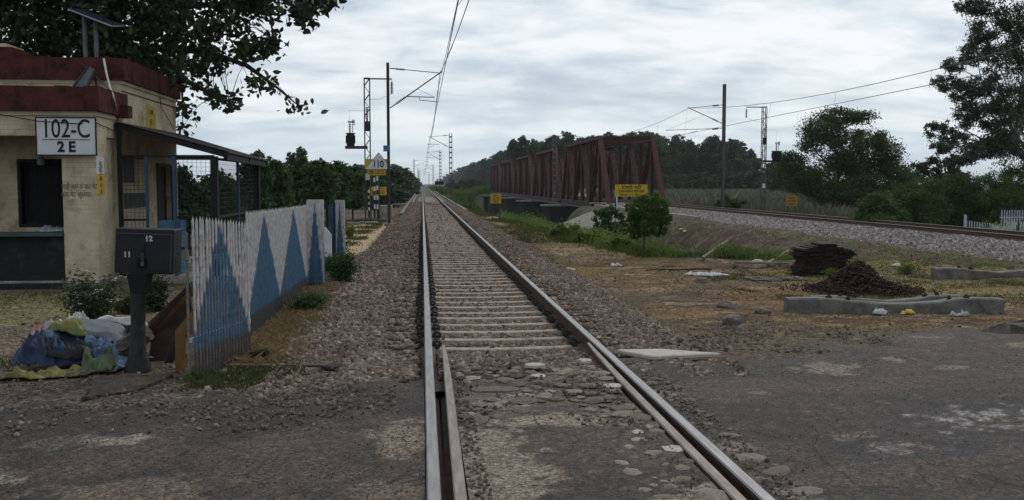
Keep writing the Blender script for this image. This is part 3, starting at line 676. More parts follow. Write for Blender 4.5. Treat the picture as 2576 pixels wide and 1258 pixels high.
for rx in (-.87, .87):
    for s_ in (-1, 1): mc.box(rx+s_*.075-.04, rx+s_*.075+.04, -.06, .06, -.185, -.12)
kids_update()
for k in range(1, 55):
    c = copy_tree(base); c.location = (TC+random.uniform(-.012, .012), 10.54+.6*k+random.uniform(-.015, .015), random.uniform(-.008, .004)); c.rotation_euler[2] = random.uniform(-.006, .006)
far_sl.location = (TC, 10.54+.6*55, 0)
fm = MB(); s0 = sleeper_mesh(); fm.add(s0.v, s0.f); fm.cur = 1; fm.add(mc.v, mc.f)
me = fm.build('tmp', [m_sleeper, m_clip], None, local=True); far_sl.data = me.data; bpy.data.objects.remove(me)
for k in range(56, 200):
    c = far_sl.copy(); COL.objects.link(c); c.location = (TC, 10.54+.6*k, random.uniform(-.008, .004))
# ================================================================== GATE LODGE
WX = -5.58
def lodge():
    r = empty('gate_lodge', (-7.6, 19.6, -.16), 'cream limewashed gate lodge with oxide red parapets and an open verandah', 'hut')
    G = -.2
    # plinth
    mb = MB(); mb.box(-12, WX+.04, 16.9, 22.6, G, -.02); mb.box(WX+.04, -3.35, 17.9, 22.8, G, -.055); mb.build('plinth', m_conc, r)
    # verandah pillar, lintel, side pier
    mb = MB(); mb.box(-6.15, WX, 17.0, 17.55, -.02, 2.46); mb.build('pillar', m_cream, r)
    mb = MB(); mb.box(-10.4, -9.7, 17.0, 17.55, -.02, 2.46); mb.build('pillar', m_cream, r)
    mb = MB(); mb.box(WX-.25, WX-.05, 17.55, 18.5, -.02, 2.46); mb.build('side_wall', m_cream, r)
    mb = MB(); mb.box(-10.4, WX, 17.0, 17.25, 2.46, 2.80); mb.box(WX-.25, WX, 17.25, 18.5, 2.46, 2.80); mb.build('lintel', m_cream, r)
    mb = MB(); mb.box(-10.4, WX+.035, 16.965, 18.5, 2.80, 2.875); mb.build('cornice', m_cream, r)
    def parapet(x0, x1, y0, y1, z0, z1, t=.24, seed=0):
        """brick parapet ring with slightly uneven top"""
        mb = MB(); rr = random.Random(seed)
        def run(ax, a0, a1, b0, b1):
            n = max(2, int((a1-a0)/.23)); 
            for k in range(n):
                p, q = a0+(a1-a0)*k/n, a0+(a1-a0)*(k+1)/n; e = rr.uniform(-.012, .012); f = rr.uniform(-.006, .006)
                if ax == 'x': mb.box(p, q, b0+f, b1, z0, z1+e)
                else: mb.box(b0, b1+f, p, q, z0, z1+e)
        run('x', x0, x1, y0, y0+t); run('y', y0+t, y1, x1-t, x1)
        return mb
    parapet(-10.5, WX+.11, 16.88, 18.48, 2.877, 3.29, seed=3).build('parapet', m_redp, r)
    mb = MB(); mb.box(-10.4, WX+.05, 17.0, 18.5, 2.88, 3.0); mb.build('verandah_roof', m_conc, r)
    mb = MB(); mb.box(WX+.1, WX+.26, 18.0, 18.25, 2.84, 3.06); mb.build('drain_spout', m_redp, r)
    # main room walls with real openings
    x0, x1, y0, y1, zt = -12, WX-.02, 18.5, 22.5, 3.50
    wa, wb = atY(42, 400, 18.5), atY(42, 572, 18.5)
    wx0, wx1, wz0, wz1 = wa.x, wa.x+1.45, wb.z, wa.z
    mb = MB(); t = .25
    mb.box(x0, wx0, y0, y0+t, -.02, zt); mb.box(wx1, x1, y0, y0+t, -.02, zt); mb.box(wx0, wx1, y0, y0+t, -.02, wz0); mb.box(wx0, wx1, y0, y0+t, wz1, zt)
    mb.build('front_wall', m_cream, r)
    da, db = atX(394, 408, x1), atX(431, 408, x1); dz = 2.02
    mb = MB(); mb.box(x1-t, x1, y0+t, da.y, -.02, zt); mb.box(x1-t, x1, db.y, y1, -.02, zt); mb.box(x1-t, x1, da.y, db.y, dz, zt); mb.build('side_wall', m_cream, r)
    mb = MB(); mb.box(x0, x1-t, y1-t, y1, -.02, zt); mb.box(x0, x0+t, y0+t, y1-t, -.02, zt); mb.build('rear_wall', m_cream, r)
    mb = MB(); mb.box(x0-.02, x1+.04, y0-.03, y1+.04, zt, zt+.06); mb.build('cornice', m_cream, r)
    mb = MB(); mb.box(x0, x1, y0+.05, y1, zt+.06, zt+.16); mb.build('roof', m_conc, r)
    parapet(-12, x1+.10, y0-.09, y1+.10, zt+.062, 3.97, seed=8).build('parapet', m_redp, r)
    mb = MB(); mb.box(x1+.0, x1+.012, 18.55, y1, 3.36, 3.385); mb.build('string_course', pm('grime_line', (.10, .075, .05), coord='Position'), r)
    # window frame, with a black sheet painted in for the dark room behind
    w = MB(); f = .06
    w.box(wx0, wx0+f, y0-.01, y0+.10, wz0, wz1); w.box(wx1-f, wx1, y0-.01, y0+.10, wz0, wz1); w.box(wx0+f, wx1-f, y0-.01, y0+.10, wz1-f, wz1); w.box(wx0+f, wx1-f, y0-.01, y0+.10, wz0, wz0+f)
    wo = w.build('window', m_black, r)
    w = MB(); w.box(wx0+f, wx1-f, y0+.14, y0+.16, wz0+f, wz1-f); w.build('pane', m_black, wo)
    w = MB()
    for k in range(7): xx = wx0+.12+k*.2; w.tube([(xx, y0+.05, wz0), (xx, y0+.05, wz1)], .008, 5)
    w.build('bars', m_black, wo)
    d = MB(); d.box(x1-.16, x1-.13, da.y, db.y, 0, dz); d.build('door', m_black, r)  # black sheet stands in for the shade inside the doorway
    d = MB(); d.box(x1-.02, x1+.02, da.y-.05, da.y, 0, dz+.05); d.box(x1-.02, x1+.02, db.y, db.y+.05, 0, dz+.05); d.box(x1-.02, x1+.02, da.y, db.y, dz, dz+.05); d.build('door_frame', m_black, r)
    # dado wall and counter of the verandah
    mb = MB(); mb.box(-9.7, -6.15, 17.08, 17.24, -.02, .74); mb.build('dado_wall', m_black, r)
    mb = MB(); mb.box(-9.7, -6.155, 16.93, 17.42, .74, .80); mb.build('counter', pm('slate_counter', (.05, .075, .075), (.03, .045, .045), coord='Position', rough=.5), r)
    mb = MB(); mb.box(-9.7, -6.15, 16.80, 16.89, -.18, -.06); mb.box(-9.7, -6.15, 16.9, 17.06, -.018, .06); mb.build('step', m_black, r)
    # painted writing and number panels
    yz = MB(); p = atX(367, 264, x1), atX(391, 326, x1)
    yz.box(x1, x1+.006, p[0].y, p[1].y, p[1].z, p[0].z); pn = yz.build('number_panel', pm('panel_yellow', (.42, .32, .05), (.30, .22, .04), coord='Position'), r)
    yc_ = (p[0].y+p[1].y)/2; zc = (p[0].z+p[1].z)/2; hh = p[0].z-p[1].z
    text('C 102', hh*.30, (x1+.01, yc_, zc+hh*.22), SIDE, m_ink, pn, sx=.85, ext=.002); text('E.I', hh*.36, (x1+.01, yc_, zc-hh*.22), SIDE, m_ink, pn, sx=.9, ext=.002)
    pw = MB(); pw.box(WX, WX+.006, 17.0, 17.38, atX(250, 437, WX).z, 2.1); pwo = pw.build('notice_panel', m_signw, r, label='small white painted notice panel on the pillar side')
    for k, s_ in enumerate(['मोड़', 'सीटी', 'दें']): text(s_, .13, (WX+.009, 17.19, 1.98-k*.10), SIDE, m_inkf, pwo, ext=.001)
    py = MB(); z1_, z0_ = atX(250, 438, WX).z-.004, atX(250, 489, WX).z; py.box(WX, WX+.006, 17.0, 17.38, z0_, z1_); pyo = py.build('notice_panel', m_yellow, r, label='small yellow painted notice panel on the pillar side')
    for k, s_ in enumerate(['102', 'E-I', '2E']): text(s_, .10, (WX+.009, 17.19, z1_-.08-k*.11), SIDE, m_inkb, pyo, ext=.001)
    text('गाड़ी आने के बाद गेट', .13, (-5.87, 16.996, atY(200, 470, 17).z), FRONT, m_inkf, r, ext=.002, sx=.60)
    text('बाद गेट खुलेगा।', .135, (-5.92, 16.996, atY(200, 490, 17).z), FRONT, m_inkf, r, ext=.002, sx=.66)
    # raised red block on the roof, far left
    mb = MB(); a = atY(30, 138, 20); mb.box(a.x-1.2, a.x, 20, 21, 3.66, atY(30, 118, 20).z); mb.build('roof_stack', m_redp, r)
    b = MB(); b.box(a.x-1.2, a.x-.12, 20.03, 20.9, atY(30, 118, 20).z, atY(30, 118, 20).z+.07); b.build('roof_stack', m_cream, r, label='cream coping on the roof stack')
    # sheet roof over the side entrance
    e0 = Vector((WX+.02, 18.0, 2.73)); e1 = Vector((-3.56, 18.0, 2.19)); e2 = Vector((-3.62, 22.9, 2.15)); e3 = Vector((WX+.02, 22.6, 2.74))
    n = 40; vs = []; fs = []
    for k in range(n+1):
        t_ = k/n; w_ = .018*math.cos(k*math.pi)
        for a, b in ((e0, e3), (e1, e2)): q = a.lerp(b, t_); vs.append((q.x, q.y, q.z+w_+.03)); vs.append((q.x, q.y, q.z+w_+.02))
    for k in range(n):
        i = 4*k; fs += [(i, i+2, i+6, i+4), (i+1, i+5, i+7, i+3), (i+2, i+3, i+7, i+6), (i, i+4, i+5, i+1)]
    fs += [(0, 1, 3, 2), (4*n, 4*n+2, 4*n+3, 4*n+1)]
    mb = MB(); mb.add(vs, fs); mb.build('sheet_roof', m_roofs, r)
    mb = MB(); dn = Vector((0, 0, -.035)); mb.bar(e0+dn, e1+dn, .05, .09); mb.bar(e1+dn+Vector((-.06, .05, -.02)), e2+dn+Vector((-.06, -.05, -.02)), .07, .11); mb.bar(e0.lerp(e3, .5)+dn, e1.lerp(e2, .5)+dn, .05, .09); mb.bar(e3+dn, e2+dn, .05, .08)
    mb.build('roof_frame', m_black, r)
    # cage: posts, rails, wire mesh
    xp = -3.80
    for (x, y, w_, m_) in ((WX+.10, 17.95, .07, m_black), (atY(370, 500, 17.95).x, 17.95, .05, m_blue), (atY(440, 500, 17.95).x, 17.95, .07, m_blue), (xp, 17.95, .12, m_black), (xp+.01, 20.1, .05, m_blue), (xp, 22.4, .13, m_black)):
        mb = MB(); mb.box(x-w_/2, x+w_/2, y-w_/2, y+w_/2, -.055, 2.14+.5*(abs(x-xp) > .5)*(m_ is not m_blue)); mb.build('post', m_, r)
    xm = atY(440, 500, 17.95).x; xg = atY(370, 500, 17.95).x
    mb = MB()
    for z in (2.10, 1.02, .45): mb.bar((xm, 17.95, z), (xp, 17.95, z), .04, .05)
    for z in (2.10, 1.02, .45): mb.bar((xp, 17.95, z), (xp, 22.4, z), .04, .045)
    for z in (2.10, .98, .06): mb.bar((WX+.13, 17.95, z), (xg, 17.95, z), .03, .04)
    mb.bar((WX+.1, 17.95, 2.14), (xp, 17.95, 2.14), .04, .05)
    mb.build('cage_rail', m_black, r)
    m_mesh = pm('mesh_wire', (.03, .035, .04), rough=.8, bump=0)
    def wires(p0, p1, z0, z1, st):
        mb = MB(); p0 = Vector(p0); p1 = Vector(p1); L = (p1-p0).length; n = int(L/st)
        for k in range(1, n): q = p0.lerp(p1, k/n); mb.bar((q.x, q.y, z0), (q.x, q.y, z1), .005, .005)
        m = int((z1-z0)/st)
        for k in range(1, m): z = z0+(z1-z0)*k/m; mb.bar((p0.x, p0.y, z), (p1.x, p1.y, z), .005, .005)
        return mb
    wires((WX+.13, 17.95, 0), (xg, 17.95, 0), .06, 2.1, .07).build('wire_mesh', m_mesh, r)
    wires((xm, 17.95, 0), (xp, 17.95, 0), .02, 2.1, .075).build('wire_mesh', m_mesh, r)
    wires((xp, 17.95, 0), (xp, 22.4, 0), .02, 2.1, .09).build('wire_mesh', m_mesh, r)
    # dark boards on the side wall
    for (u0, v0, u1, v1) in ((300, 395, 336, 460), (303, 487, 372, 520)):
        a, b = atX(u0+8, v0, x1), atX(u1, v1, x1); mb = MB(); mb.box(x1, x1+.02, a.y, b.y, b.z, a.z); mb.build('notice_board', pm('grey_board', (.08, .08, .085), coord='Position'), r)
lodge()
# sign 102-C / 2E
a, b = atY(91, 297, 16.86), atY(241, 389, 16.86)
r = empty('number_board', ((a.x+b.x)/2, 16.88, b.z), 'white board reading 102-C over 2 E hung on the lodge lintel', 'sign')
mb = MB(); mb.box(a.x, b.x, 16.86, 16.88, b.z, a.z); mb.build('board', m_signw, r)
mb = MB(); t = .018
mb.box(a.x-t, a.x, 16.85, 16.885, b.z-t, a.z+t); mb.box(b.x, b.x+t, 16.85, 16.885, b.z-t, a.z+t); mb.box(a.x, b.x, 16.85, 16.885, a.z, a.z+t); mb.box(a.x, b.x, 16.85, 16.885, b.z-t, b.z); mb.build('frame', m_ink, r)
H = a.z-b.z; cxx = (a.x+b.x)/2
text('102-C', H*.72, (cxx, 16.857, b.z+H*.69), FRONT, m_ink, r, sx=.72, bold=.002, ext=.002); text('2 E', H*.40, (cxx, 16.857, b.z+H*.20), FRONT, m_ink, r, sx=.95, bold=.010, ext=.002)
mb = MB(); mb.box(a.x+.09, b.x-.09, 16.853, 16.859, b.z+H*.405, b.z+H*.42); mb.build('rule_line', m_ink, r)
# bulb holder / paper hanging in the verandah, cloth on the counter
mb = MB(); a = atY(103, 404, 18.30); mb.lathe(a+Vector((0, 0, -.09)), [(0, .03), (.02, .065), (.10, .075), (.17, .05), (.19, .02)], 10); mb.tube([a+Vector((0, 0, .1)), a+Vector((0, 0, .6))], .006, 5)
tag(mb.build('hanging_lamp', pm('dull_white_cover', (.22, .22, .22)), smooth=True), 'dull white lamp cover hanging inside the dark verandah', 'lamp')
def drape(name, c, w, d, rz, zf, mat, label, cat, amp=.06, freq=6, seed=0, n=34, lift=.015, group=None, edge=.18, follow=True):
    """crumpled sheet lying over the surface zf(x,y): real folds, ragged outline, thickness"""
    vs = []; fs = []; cr, sr = math.cos(rz), math.sin(rz); rr = random.Random(seed)
    s = np.linspace(-.5, .5, n); U_, V_ = np.meshgrid(s, s)
    e1 = 1+edge*(fbm(U_*4+seed, V_*4, 3, seed)-.5)*2
    lx = U_*w*e1+(fbm(U_*3, V_*3+seed, 2, seed+5)-.5)*w*.25; ly = V_*d*e1+(fbm(U_*3+9, V_*3+seed, 2, seed+7)-.5)*d*.25
    x = c[0]+lx*cr-ly*sr; y = c[1]+lx*sr+ly*cr
    fold = 1-np.abs(fbm(lx*freq+seed, ly*freq*.6, 3, seed+1)*2-1)*2; fold2 = fbm(lx*freq*2.3, ly*freq*2.3+seed, 3, seed+2)
    em = np.clip((.5-np.maximum(np.abs(U_), np.abs(V_)))*7, 0, 1); em = .25+.75*em
    z = zf(x, y)+(lift+amp*np.clip(fold, 0, 1)+amp*.5*fold2+amp*.75*np.clip(1-np.abs(fbm(lx*freq*2.1+seed*2, ly*freq*1.7, 2, seed+9)*2-1)*3.2, 0, 1)**1.5-amp*.2)*em
    V = np.stack([x, y, z], 2).reshape(-1, 3); i = (np.arange(n-1)[:, None]*n+np.arange(n-1)[None]).reshape(-1)
    F = np.stack([i, i+1, i+1+n, i+n], 1)
    o = np_mesh(name, V, F, mat, smooth=True, loc=(float(c[0]), float(c[1]), float(zf(np.array([c[0]]), np.array([c[1]]))[0])))
    so_ = o.modifiers.new('thickness', 'SOLIDIFY'); so_.thickness = .006; so_.offset = 1
    return tag(o, label, cat, group)
drape('cloth', atY(128, 566, 17.2), .42, .30, .2, lambda x, y: x*0+.80, pm('grey_cloth', (.26, .27, .28), (.16, .17, .18)), 'crumpled grey cloth lying on the dark verandah counter', 'cloth', .06, 8, 3)
# solar panel on its frame, leaning panel, pipe, cables
rz_ = atY(225, 48, 19.6)
r = empty('solar_panel', (rz_.x, 19.8, 3.66), 'tilted solar panel on two pipe legs above the lodge roof', 'solar panel')
pl, pr_ = atY(172, 24, 19.6), atY(281, 66, 19.6); dd = Vector((0, .75, .128))
mb = MB(); mb.prism([pl, pr_, pr_+dd, pl+dd], (0, 0, .018)); mb.build('panel', pm('panel_blue_glass', (.02, .03, .06), rough=.2, bump=0), r)
mb = MB(); mb.bar(pl+Vector((0, -.01, .0)), pr_+Vector((0, -.01, 0)), .02, .026); mb.bar(pl+dd, pr_+dd, .02, .026); mb.bar(pl, pl+dd, .02, .026); mb.bar(pr_, pr_+dd, .02, .026); mb.build('frame', pm('alloy_frame', (.32, .33, .34), rough=.5, metal=.3, coord='Position'), r)
for u in (213, 241):
    t_ = atY(u, 70, 19.9); k = (t_.x-pl.x)/(pr_.x-pl.x); mb = MB(); zt_ = pl.z+(pr_.z-pl.z)*k; mb.tube([(t_.x, 19.9, 3.66), (t_.x, 19.9, zt_)], .045, 8); mb.build('leg', pm('dull_pipe', (.13, .14, .15), coord='Position'), r)
r = empty('leaning_panel', (atY(200, 222, 17.6).x, 17.7, 3.0), 'old greenish metal panel propped up on the verandah roof', 'panel')
p = [atY(165, 222, 17.5), atY(210, 218, 17.5), atY(238, 178, 18.1), atY(222, 170, 18.1)]
for q in p[:2]: q.z -= .15
mb = MB(); mb.prism(p, (0, .04, .02)); mb.build('sheet', pm('verdigris_sheet', (.07, .085, .085), (.03, .04, .045), coord='Position'), r)
mb = MB(); mb.bar(p[0], p[3], .03, .04); mb.bar(p[1], p[2], .03, .04); mb.bar(p[2], (p[2].x+.05, 18.1, 3.0), .025, .025); mb.build('frame', m_black, r)
mb = MB(); mb.tube([atY(261, 148, 18.35), atY(268, 186, 18.1), atY(277, 222, 17.7), atX(284, 240, WX+.14), atX(290, 262, WX+.14), atX(294, 300, WX+.03)+Vector((0, 0, 0))], .020, 6); tag(mb.build('pipe', pm('dirty_white_pipe', (.45, .43, .42), rough=.5, bump=0), smooth=True), 'thin bent white pipe running down over the verandah parapet', 'pipe')
mb = MB(); mb.tube([atY(178, 146, 18.6), atY(198, 156, 18.3), atY(240, 192, 18), atY(272, 222, 17.4), atX(283, 238, WX+.16)], .009, 5); tag(mb.build('cable', m_ink), 'black cable drooping from the upper roof to the verandah corner', 'cable', 'loose cables on the lodge')
mb = MB(); mb.tube([(WX-1.6, 16.85, atY(130, 286, 16.85).z), (WX-.9, 16.83, atY(200, 305, 16.85).z), (WX-.2, 16.84, atY(250, 312, 16.85).z), (WX+.02, 16.95, atY(270, 308, 16.95).z), (WX+.03, 17.9, 2.60)], .008, 5); tag(mb.build('cable', m_ink), 'black cable sagging in front of the 102-C board to the roof corner', 'cable', 'loose cables on the lodge')
mb = MB(); mb.tube([atX(402, 243, WX+.1), atX(405, 270, WX+.02), atX(424, 300, WX+.02), atX(437, 325, WX+.02)], .008, 5); tag(mb.build('cable', m_ink), 'thin dark cable slanting down the upper side wall of the lodge', 'cable', 'loose cables on the lodge')
# blue cabinet in the cage
a, b = atY(397, 556, 18.3), atY(456, 672, 18.3)
r = empty('cabinet', ((a.x+b.x)/2, 18.4, -.055), 'pale blue metal cabinet standing inside the wire cage', 'cabinet')
mb = MB(); mb.box(a.x, b.x, 18.3, 18.75, -.05, a.z); mb.build('body', m_bluebox, r, bevel=.01); mb = MB(); mb.box(a.x+.03, b.x-.03, 18.285, 18.3, 0, a.z-.04); mb.build('door', m_bluebox, r); mb = MB(); mb.box(b.x-.08, b.x-.06, 18.27, 18.285, .4, .52); mb.build('handle', m_black, r)
# ================================================================== PALISADE FENCE
def fence_mat(name, apexes, zt, zb, half, xy):
    """white pickets with painted blue triangles and a black foot band (paint pattern in object space)"""
    m = bpy.data.materials.new(name); m.use_nodes = True; t = m.node_tree; N = t.nodes; L = t.links; b = N['Principled BSDF']; b.inputs['Roughness'].default_value = .6
    a = N.new('ShaderNodeAttribute'); a.attribute_name = 'col'; n = N.new('ShaderNodeTexNoise'); n.inputs['Scale'].default_value = 14; n.inputs['Detail'].default_value = 7
    tc_ = N.new('ShaderNodeNewGeometry'); L.new(tc_.outputs['Position'], n.inputs['Vector'])
    rr = N.new('ShaderNodeValToRGB'); rr.color_ramp.elements[0].position = .3; rr.color_ramp.elements[1].position = .6; rr.color_ramp.elements[0].color = (.55, .52, .5, 1); rr.color_ramp.elements[1].color = (1, 1, 1, 1); L.new(n.outputs[0], rr.inputs[0])
    mx = N.new('ShaderNodeMixRGB'); mx.blend_type = 'MULTIPLY'; mx.inputs[0].default_value = 1; L.new(a.outputs['Color'], mx.inputs[1]); L.new(rr.outputs[0], mx.inputs[2]); L.new(mx.outputs[0], b.inputs['Base Color'])
    return m
m_fence = fence_mat('fence_paint', 0, 0, 0, 0, 0)
FW, FB, FK = np.array((.42, .40, .40)), np.array((.028, .098, .175)), np.array((.035, .037, .042))
def fence_color(s, h, tri, H, foot):
    """s along, h height above foot; tri = list of (apex s, half base width)"""
    c = np.tile(FW, (len(s), 1))
    for sa, hw in tri:
        k = np.abs(s-sa) < hw*np.clip((H*.97-h)/(H*.97-foot), 0, 1.4); c[k] = FB
    c[h < foot+.01*np.sin(s*30)] = FK
    return c
def pickets(name, p0, p1, zb0, zb1, zt0, zt1, step, w, tri, foot, parent, thick=.010, seg=26, jitter=.006):
    p0 = Vector(p0); p1 = Vector(p1); L = (p1-p0).length; d = (p1-p0).normalized(); nrm = Vector((d.y, -d.x, 0)); n = int(L/step)
    vs = []; fs = []; S_ = []; Hh = []
    for k in range(n):
        s = (k+.5)*step+random.uniform(-jitter, jitter); q = p0+d*s; t_ = s/L; zb = zb0+(zb1-zb0)*t_; zt = zt0+(zt1-zt0)*t_+random.uniform(-.008, .008); lean = random.uniform(-.006, .006); i0 = len(vs)
        for j in range(seg+1):
            h = (zt-.045-zb)*j/seg
            for (a, b) in ((-w/2, 0), (-w/4, thick), (w/4, thick), (w/2, 0)):
                v = q+d*(a+lean*h)+nrm*(b-thick/2); vs.append((v.x, v.y, zb+h)); S_.append(s); Hh.append(h)
        v = q+d*lean; vs.append((v.x, v.y, zt)); S_.append(s); Hh.append(zt-zb)
        for j in range(seg):
            a = i0+4*j
            for m in range(4): fs.append((a+m, a+(m+1) % 4, a+4+(m+1) % 4, a+4+m))
        a = i0+4*seg
        for m in range(4): fs.append((a+m, a+(m+1) % 4, i0+4*(seg+1)))
    mb = MB(); mb.v = vs; mb.f = fs; mb.mi = [0]*len(fs); o = mb.build(name, m_fence, parent)
    setcol(o, fence_color(np.array(S_), np.array(Hh), tri, (zt0+zt1)/2-(zb0+zb1)/2, foot)); return o
def painted_box(name, lo, hi, s0, tri, foot, parent, nz=40):
    mb = MB(); x0, y0, z0 = lo; x1, y1, z1 = hi; nn_ = 14; vs = []; fs = []
    ring = [(x0+(x1-x0)*k/nn_, y0) for k in range(nn_)]+[(x1, y0+(y1-y0)*k/nn_) for k in range(nn_)]+[(x1-(x1-x0)*k/nn_, y1) for k in range(nn_)]+[(x0, y1-(y1-y0)*k/nn_) for k in range(nn_)]
    R_ = len(ring); cx = (x0+x1)/2; cy = (y0+y1)/2; S_ = []; Hh = []
    for j in range(nz+1):
        for x, y in ring: vs.append((x, y, z0+(z1-z0)*j/nz)); S_.append(((x-cx) if y in (y0, y1) else (y-cy))+s0); Hh.append((z1-z0)*j/nz)
    for j in range(nz):
        for k in range(R_): fs.append((j*R_+k, j*R_+(k+1) % R_, (j+1)*R_+(k+1) % R_, (j+1)*R_+k))
    fs.append(tuple(nz*R_+k for k in range(R_))); mb.v = vs; mb.f = fs; mb.mi = [0]*len(fs); o = mb.build(name, m_fence, parent); setcol(o, fence_color(np.array(S_), np.array(Hh), tri, z1-z0, foot)); return o
# near panel
A0 = atZ(490, 961, -.16); A1 = atZ(637, 890, -.16); A0.z = A1.z = 0
r = empty('fence_panel', (A0.x, A0.y, -.16), 'near white picket fence panel with one tall blue triangle, leaning beside the winch post', 'fence', 'painted picket fence panels at the crossing')
L1 = (A1-A0).length
def s_of(u, p0, p1):
    d = (p1-p0).normalized(); # intersect the view ray with the fence line
    rr = ray(u, 700); den = rr[0]*d.y-rr[1]*d.x; t_ = (p0.x*d.y-p0.y*d.x)/den; q = Vector((rr[0]*t_, rr[1]*t_, 0)); return (q-p0).dot(d)
def z_of(u, v, p0, p1):
    d = (p1-p0).normalized(); rr = ray(u, v); den = rr[0]*d.y-rr[1]*d.x; t_ = (p0.x*d.y-p0.y*d.x)/den; return 1.64+rr[2]*t_
z0t, z1t = z_of(492, 541, A0, A1), z_of(637, 556, A0, A1)
sa = s_of(556, A0, A1); hw = (s_of(636, A0, A1)-s_of(500, A0, A1))/2
pickets('pickets', A0, A1, -.19, -.19, z0t, z1t, .073, .043, [(sa, hw*1.08)], .30, r)
for z in (.22, .95):
    mb = MB(); mb.bar(A0+Vector((-.03, 0, z)), A1+Vector((-.03, 0, z-.03)), .02, .045); o = mb.build('rail', m_fence, r); setcol(o, np.tile(FW, (8, 1)))
mb = MB(); mb.bar(A0+Vector((-.05, .02, -.2)), A0+Vector((-.05, .02, 1.2)), .02, .03); mb.obox(A0+Vector((-.05, -.02, 1.0)), (.05, .05, .09)); o = mb.build('post', m_fence, r); setcol(o, np.tile(FW*.35, (16, 1)))
# long panel
B0 = Vector((-2.02, 11.15, 0)); B1 = Vector((-1.98, atX(772, 600, -1.98).y, 0)); L2 = (B1-B0).length
r = empty('fence_panel', (B0.x, B0.y, -.2), 'long white picket fence panel with blue triangles running beside the ballast', 'fence', 'painted picket fence panels at the crossing')
zt0, zt1 = z_of(628, 530, B0, B1), z_of(770, 514, B0, B1); zb0, zb1 = z_of(640, 838, B0, B1), z_of(768, 735, B0, B1)
a1, a2 = s_of(667, B0, B1), s_of(740, B0, B1)
pickets('pickets', B0, B1, zb0, zb1, zt0, zt1, .073, .042, [(a1, (s_of(711, B0, B1)-s_of(633, B0, B1))/2), (a2, (s_of(776, B0, B1)-s_of(712, B0, B1))/2)], .24, r)
for z in (.20, 1.0):
    mb = MB(); mb.bar(B0+Vector((-.03, 0, z)), B1+Vector((-.03, 0, z)), .02, .045); o = mb.build('rail', m_fence, r); setcol(o, np.tile(FW, (8, 1)))
for sp_ in (.6, s_of(697, B0, B1), L2-.1):
    q = B0+(B1-B0).normalized()*sp_; mb = MB(); mb.box(q.x-.10, q.x-.03, q.y-.05, q.y+.05, -.45, 1.0); mb.build('post', m_black, r)
# painted gate posts and low pieces
PG = 'painted concrete gate posts'
a = atY(771, 503, B1.y+.1); b = atY(812, 503, B1.y+.1)
o = painted_box('gate_post', (a.x, B1.y+.05, -.3), (b.x, B1.y+.25, a.z), 0, [(0, .14)], .22, None); tag(o, 'broad white post with a blue triangle closing the long picket panel', 'post', PG)
a = atY(842, 504, 20.6); b = atY(865, 504, 20.6)
o = painted_box('gate_post', (a.x, 20.6, -.35), (b.x, 20.78, a.z), 0, [(0, .10)], .22, None); tag(o, 'narrow white post with blue paint, farther one behind the broad post', 'post', PG)
mb = MB(); a = atY(816, 572, 20.0); b = atY(834, 590, 20.0); mb.prism([(a.x, 19.9, -.3), (b.x, 19.9, -.3), (b.x, 19.9, b.z), (a.x+.03, 19.9, a.z), (a.x, 19.9, a.z)], (0, .08, 0)); tag(mb.build('low_post', m_white), 'low white slanted post stub between the two painted posts', 'post')
r = empty('gate_leaf', (atY(828, 600, 20.3).x, 20.3, -.3), 'dark blue gate leaf seen edge-on between the two painted posts', 'gate')
a = atY(822, 520, 20.3); b = atY(841, 520, 20.3)
mb = MB(); mb.box(a.x, b.x, 20.3, 20.34, -.2, a.z+.04); mb.build('sheet', m_blue, r); mb = MB(); mb.box(a.x-.02, a.x+.02, 20.27, 20.3, -.25, a.z+.08); mb.box(b.x-.02, b.x+.02, 20.27, 20.3, -.25, a.z+.08); mb.build('frame', m_black, r)
# fence right, beyond the second track
FW, FB = np.array((.36, .43, .47)), np.array((.03, .13, .22))
c0 = atY(2428, 560, 41.5); c1 = atY(2512, 560, 41.5); c2 = atY(2760, 560, 41.5)
r = empty('fence_panel', (c0.x, 41.5, -.9), 'low pale picket fence panel beyond the second track', 'fence', 'painted picket fence panels beyond the second track')
for (p0, p1) in (((c0.x, 41.5, 0), (c1.x, 41.5, 0)),):
    pickets('pickets', p0, p1, -1.0, -1.0, atY(2430, 553, 41.5).z, atY(2510, 564, 41.5).z, .125, .06, [(1.0, .9)], .1, r, seg=14)
mb = MB(); z = atY(2470, 575, 41.5).z; mb.bar((c0.x, 41.53, z), (c1.x, 41.53, z), .03, .06); mb.box(c0.x-.06, c0.x+.03, 41.45, 41.55, -1, atY(2430, 540, 41.5).z); o = mb.build('rail', m_fence, r); setcol(o, np.tile(FW*.95, (16, 1)))
r = empty('fence_panel', (c1.x, 41.5, -.9), 'tall pale picket fence panel with a blue triangle beyond the second track', 'fence', 'painted picket fence panels beyond the second track')
pickets('pickets', (c1.x, 41.4, 0), (c2.x, 41.4, 0), -1.0, -1.0, atY(2515, 527, 41.5).z, atY(2600, 527, 41.5).z, .125, .06, [(1.5, 1.3), (4.2, 1.3)], .1, r, seg=24)
mb = MB(); z = atY(2470, 547, 41.5).z; mb.bar((c1.x, 41.43, z), (c2.x, 41.43, z), .03, .06); o = mb.build('rail', m_fence, r); setcol(o, np.tile(FW*.95, (8, 1)))
FW, FB = np.array((.42, .40, .40)), np.array((.028, .098, .175))
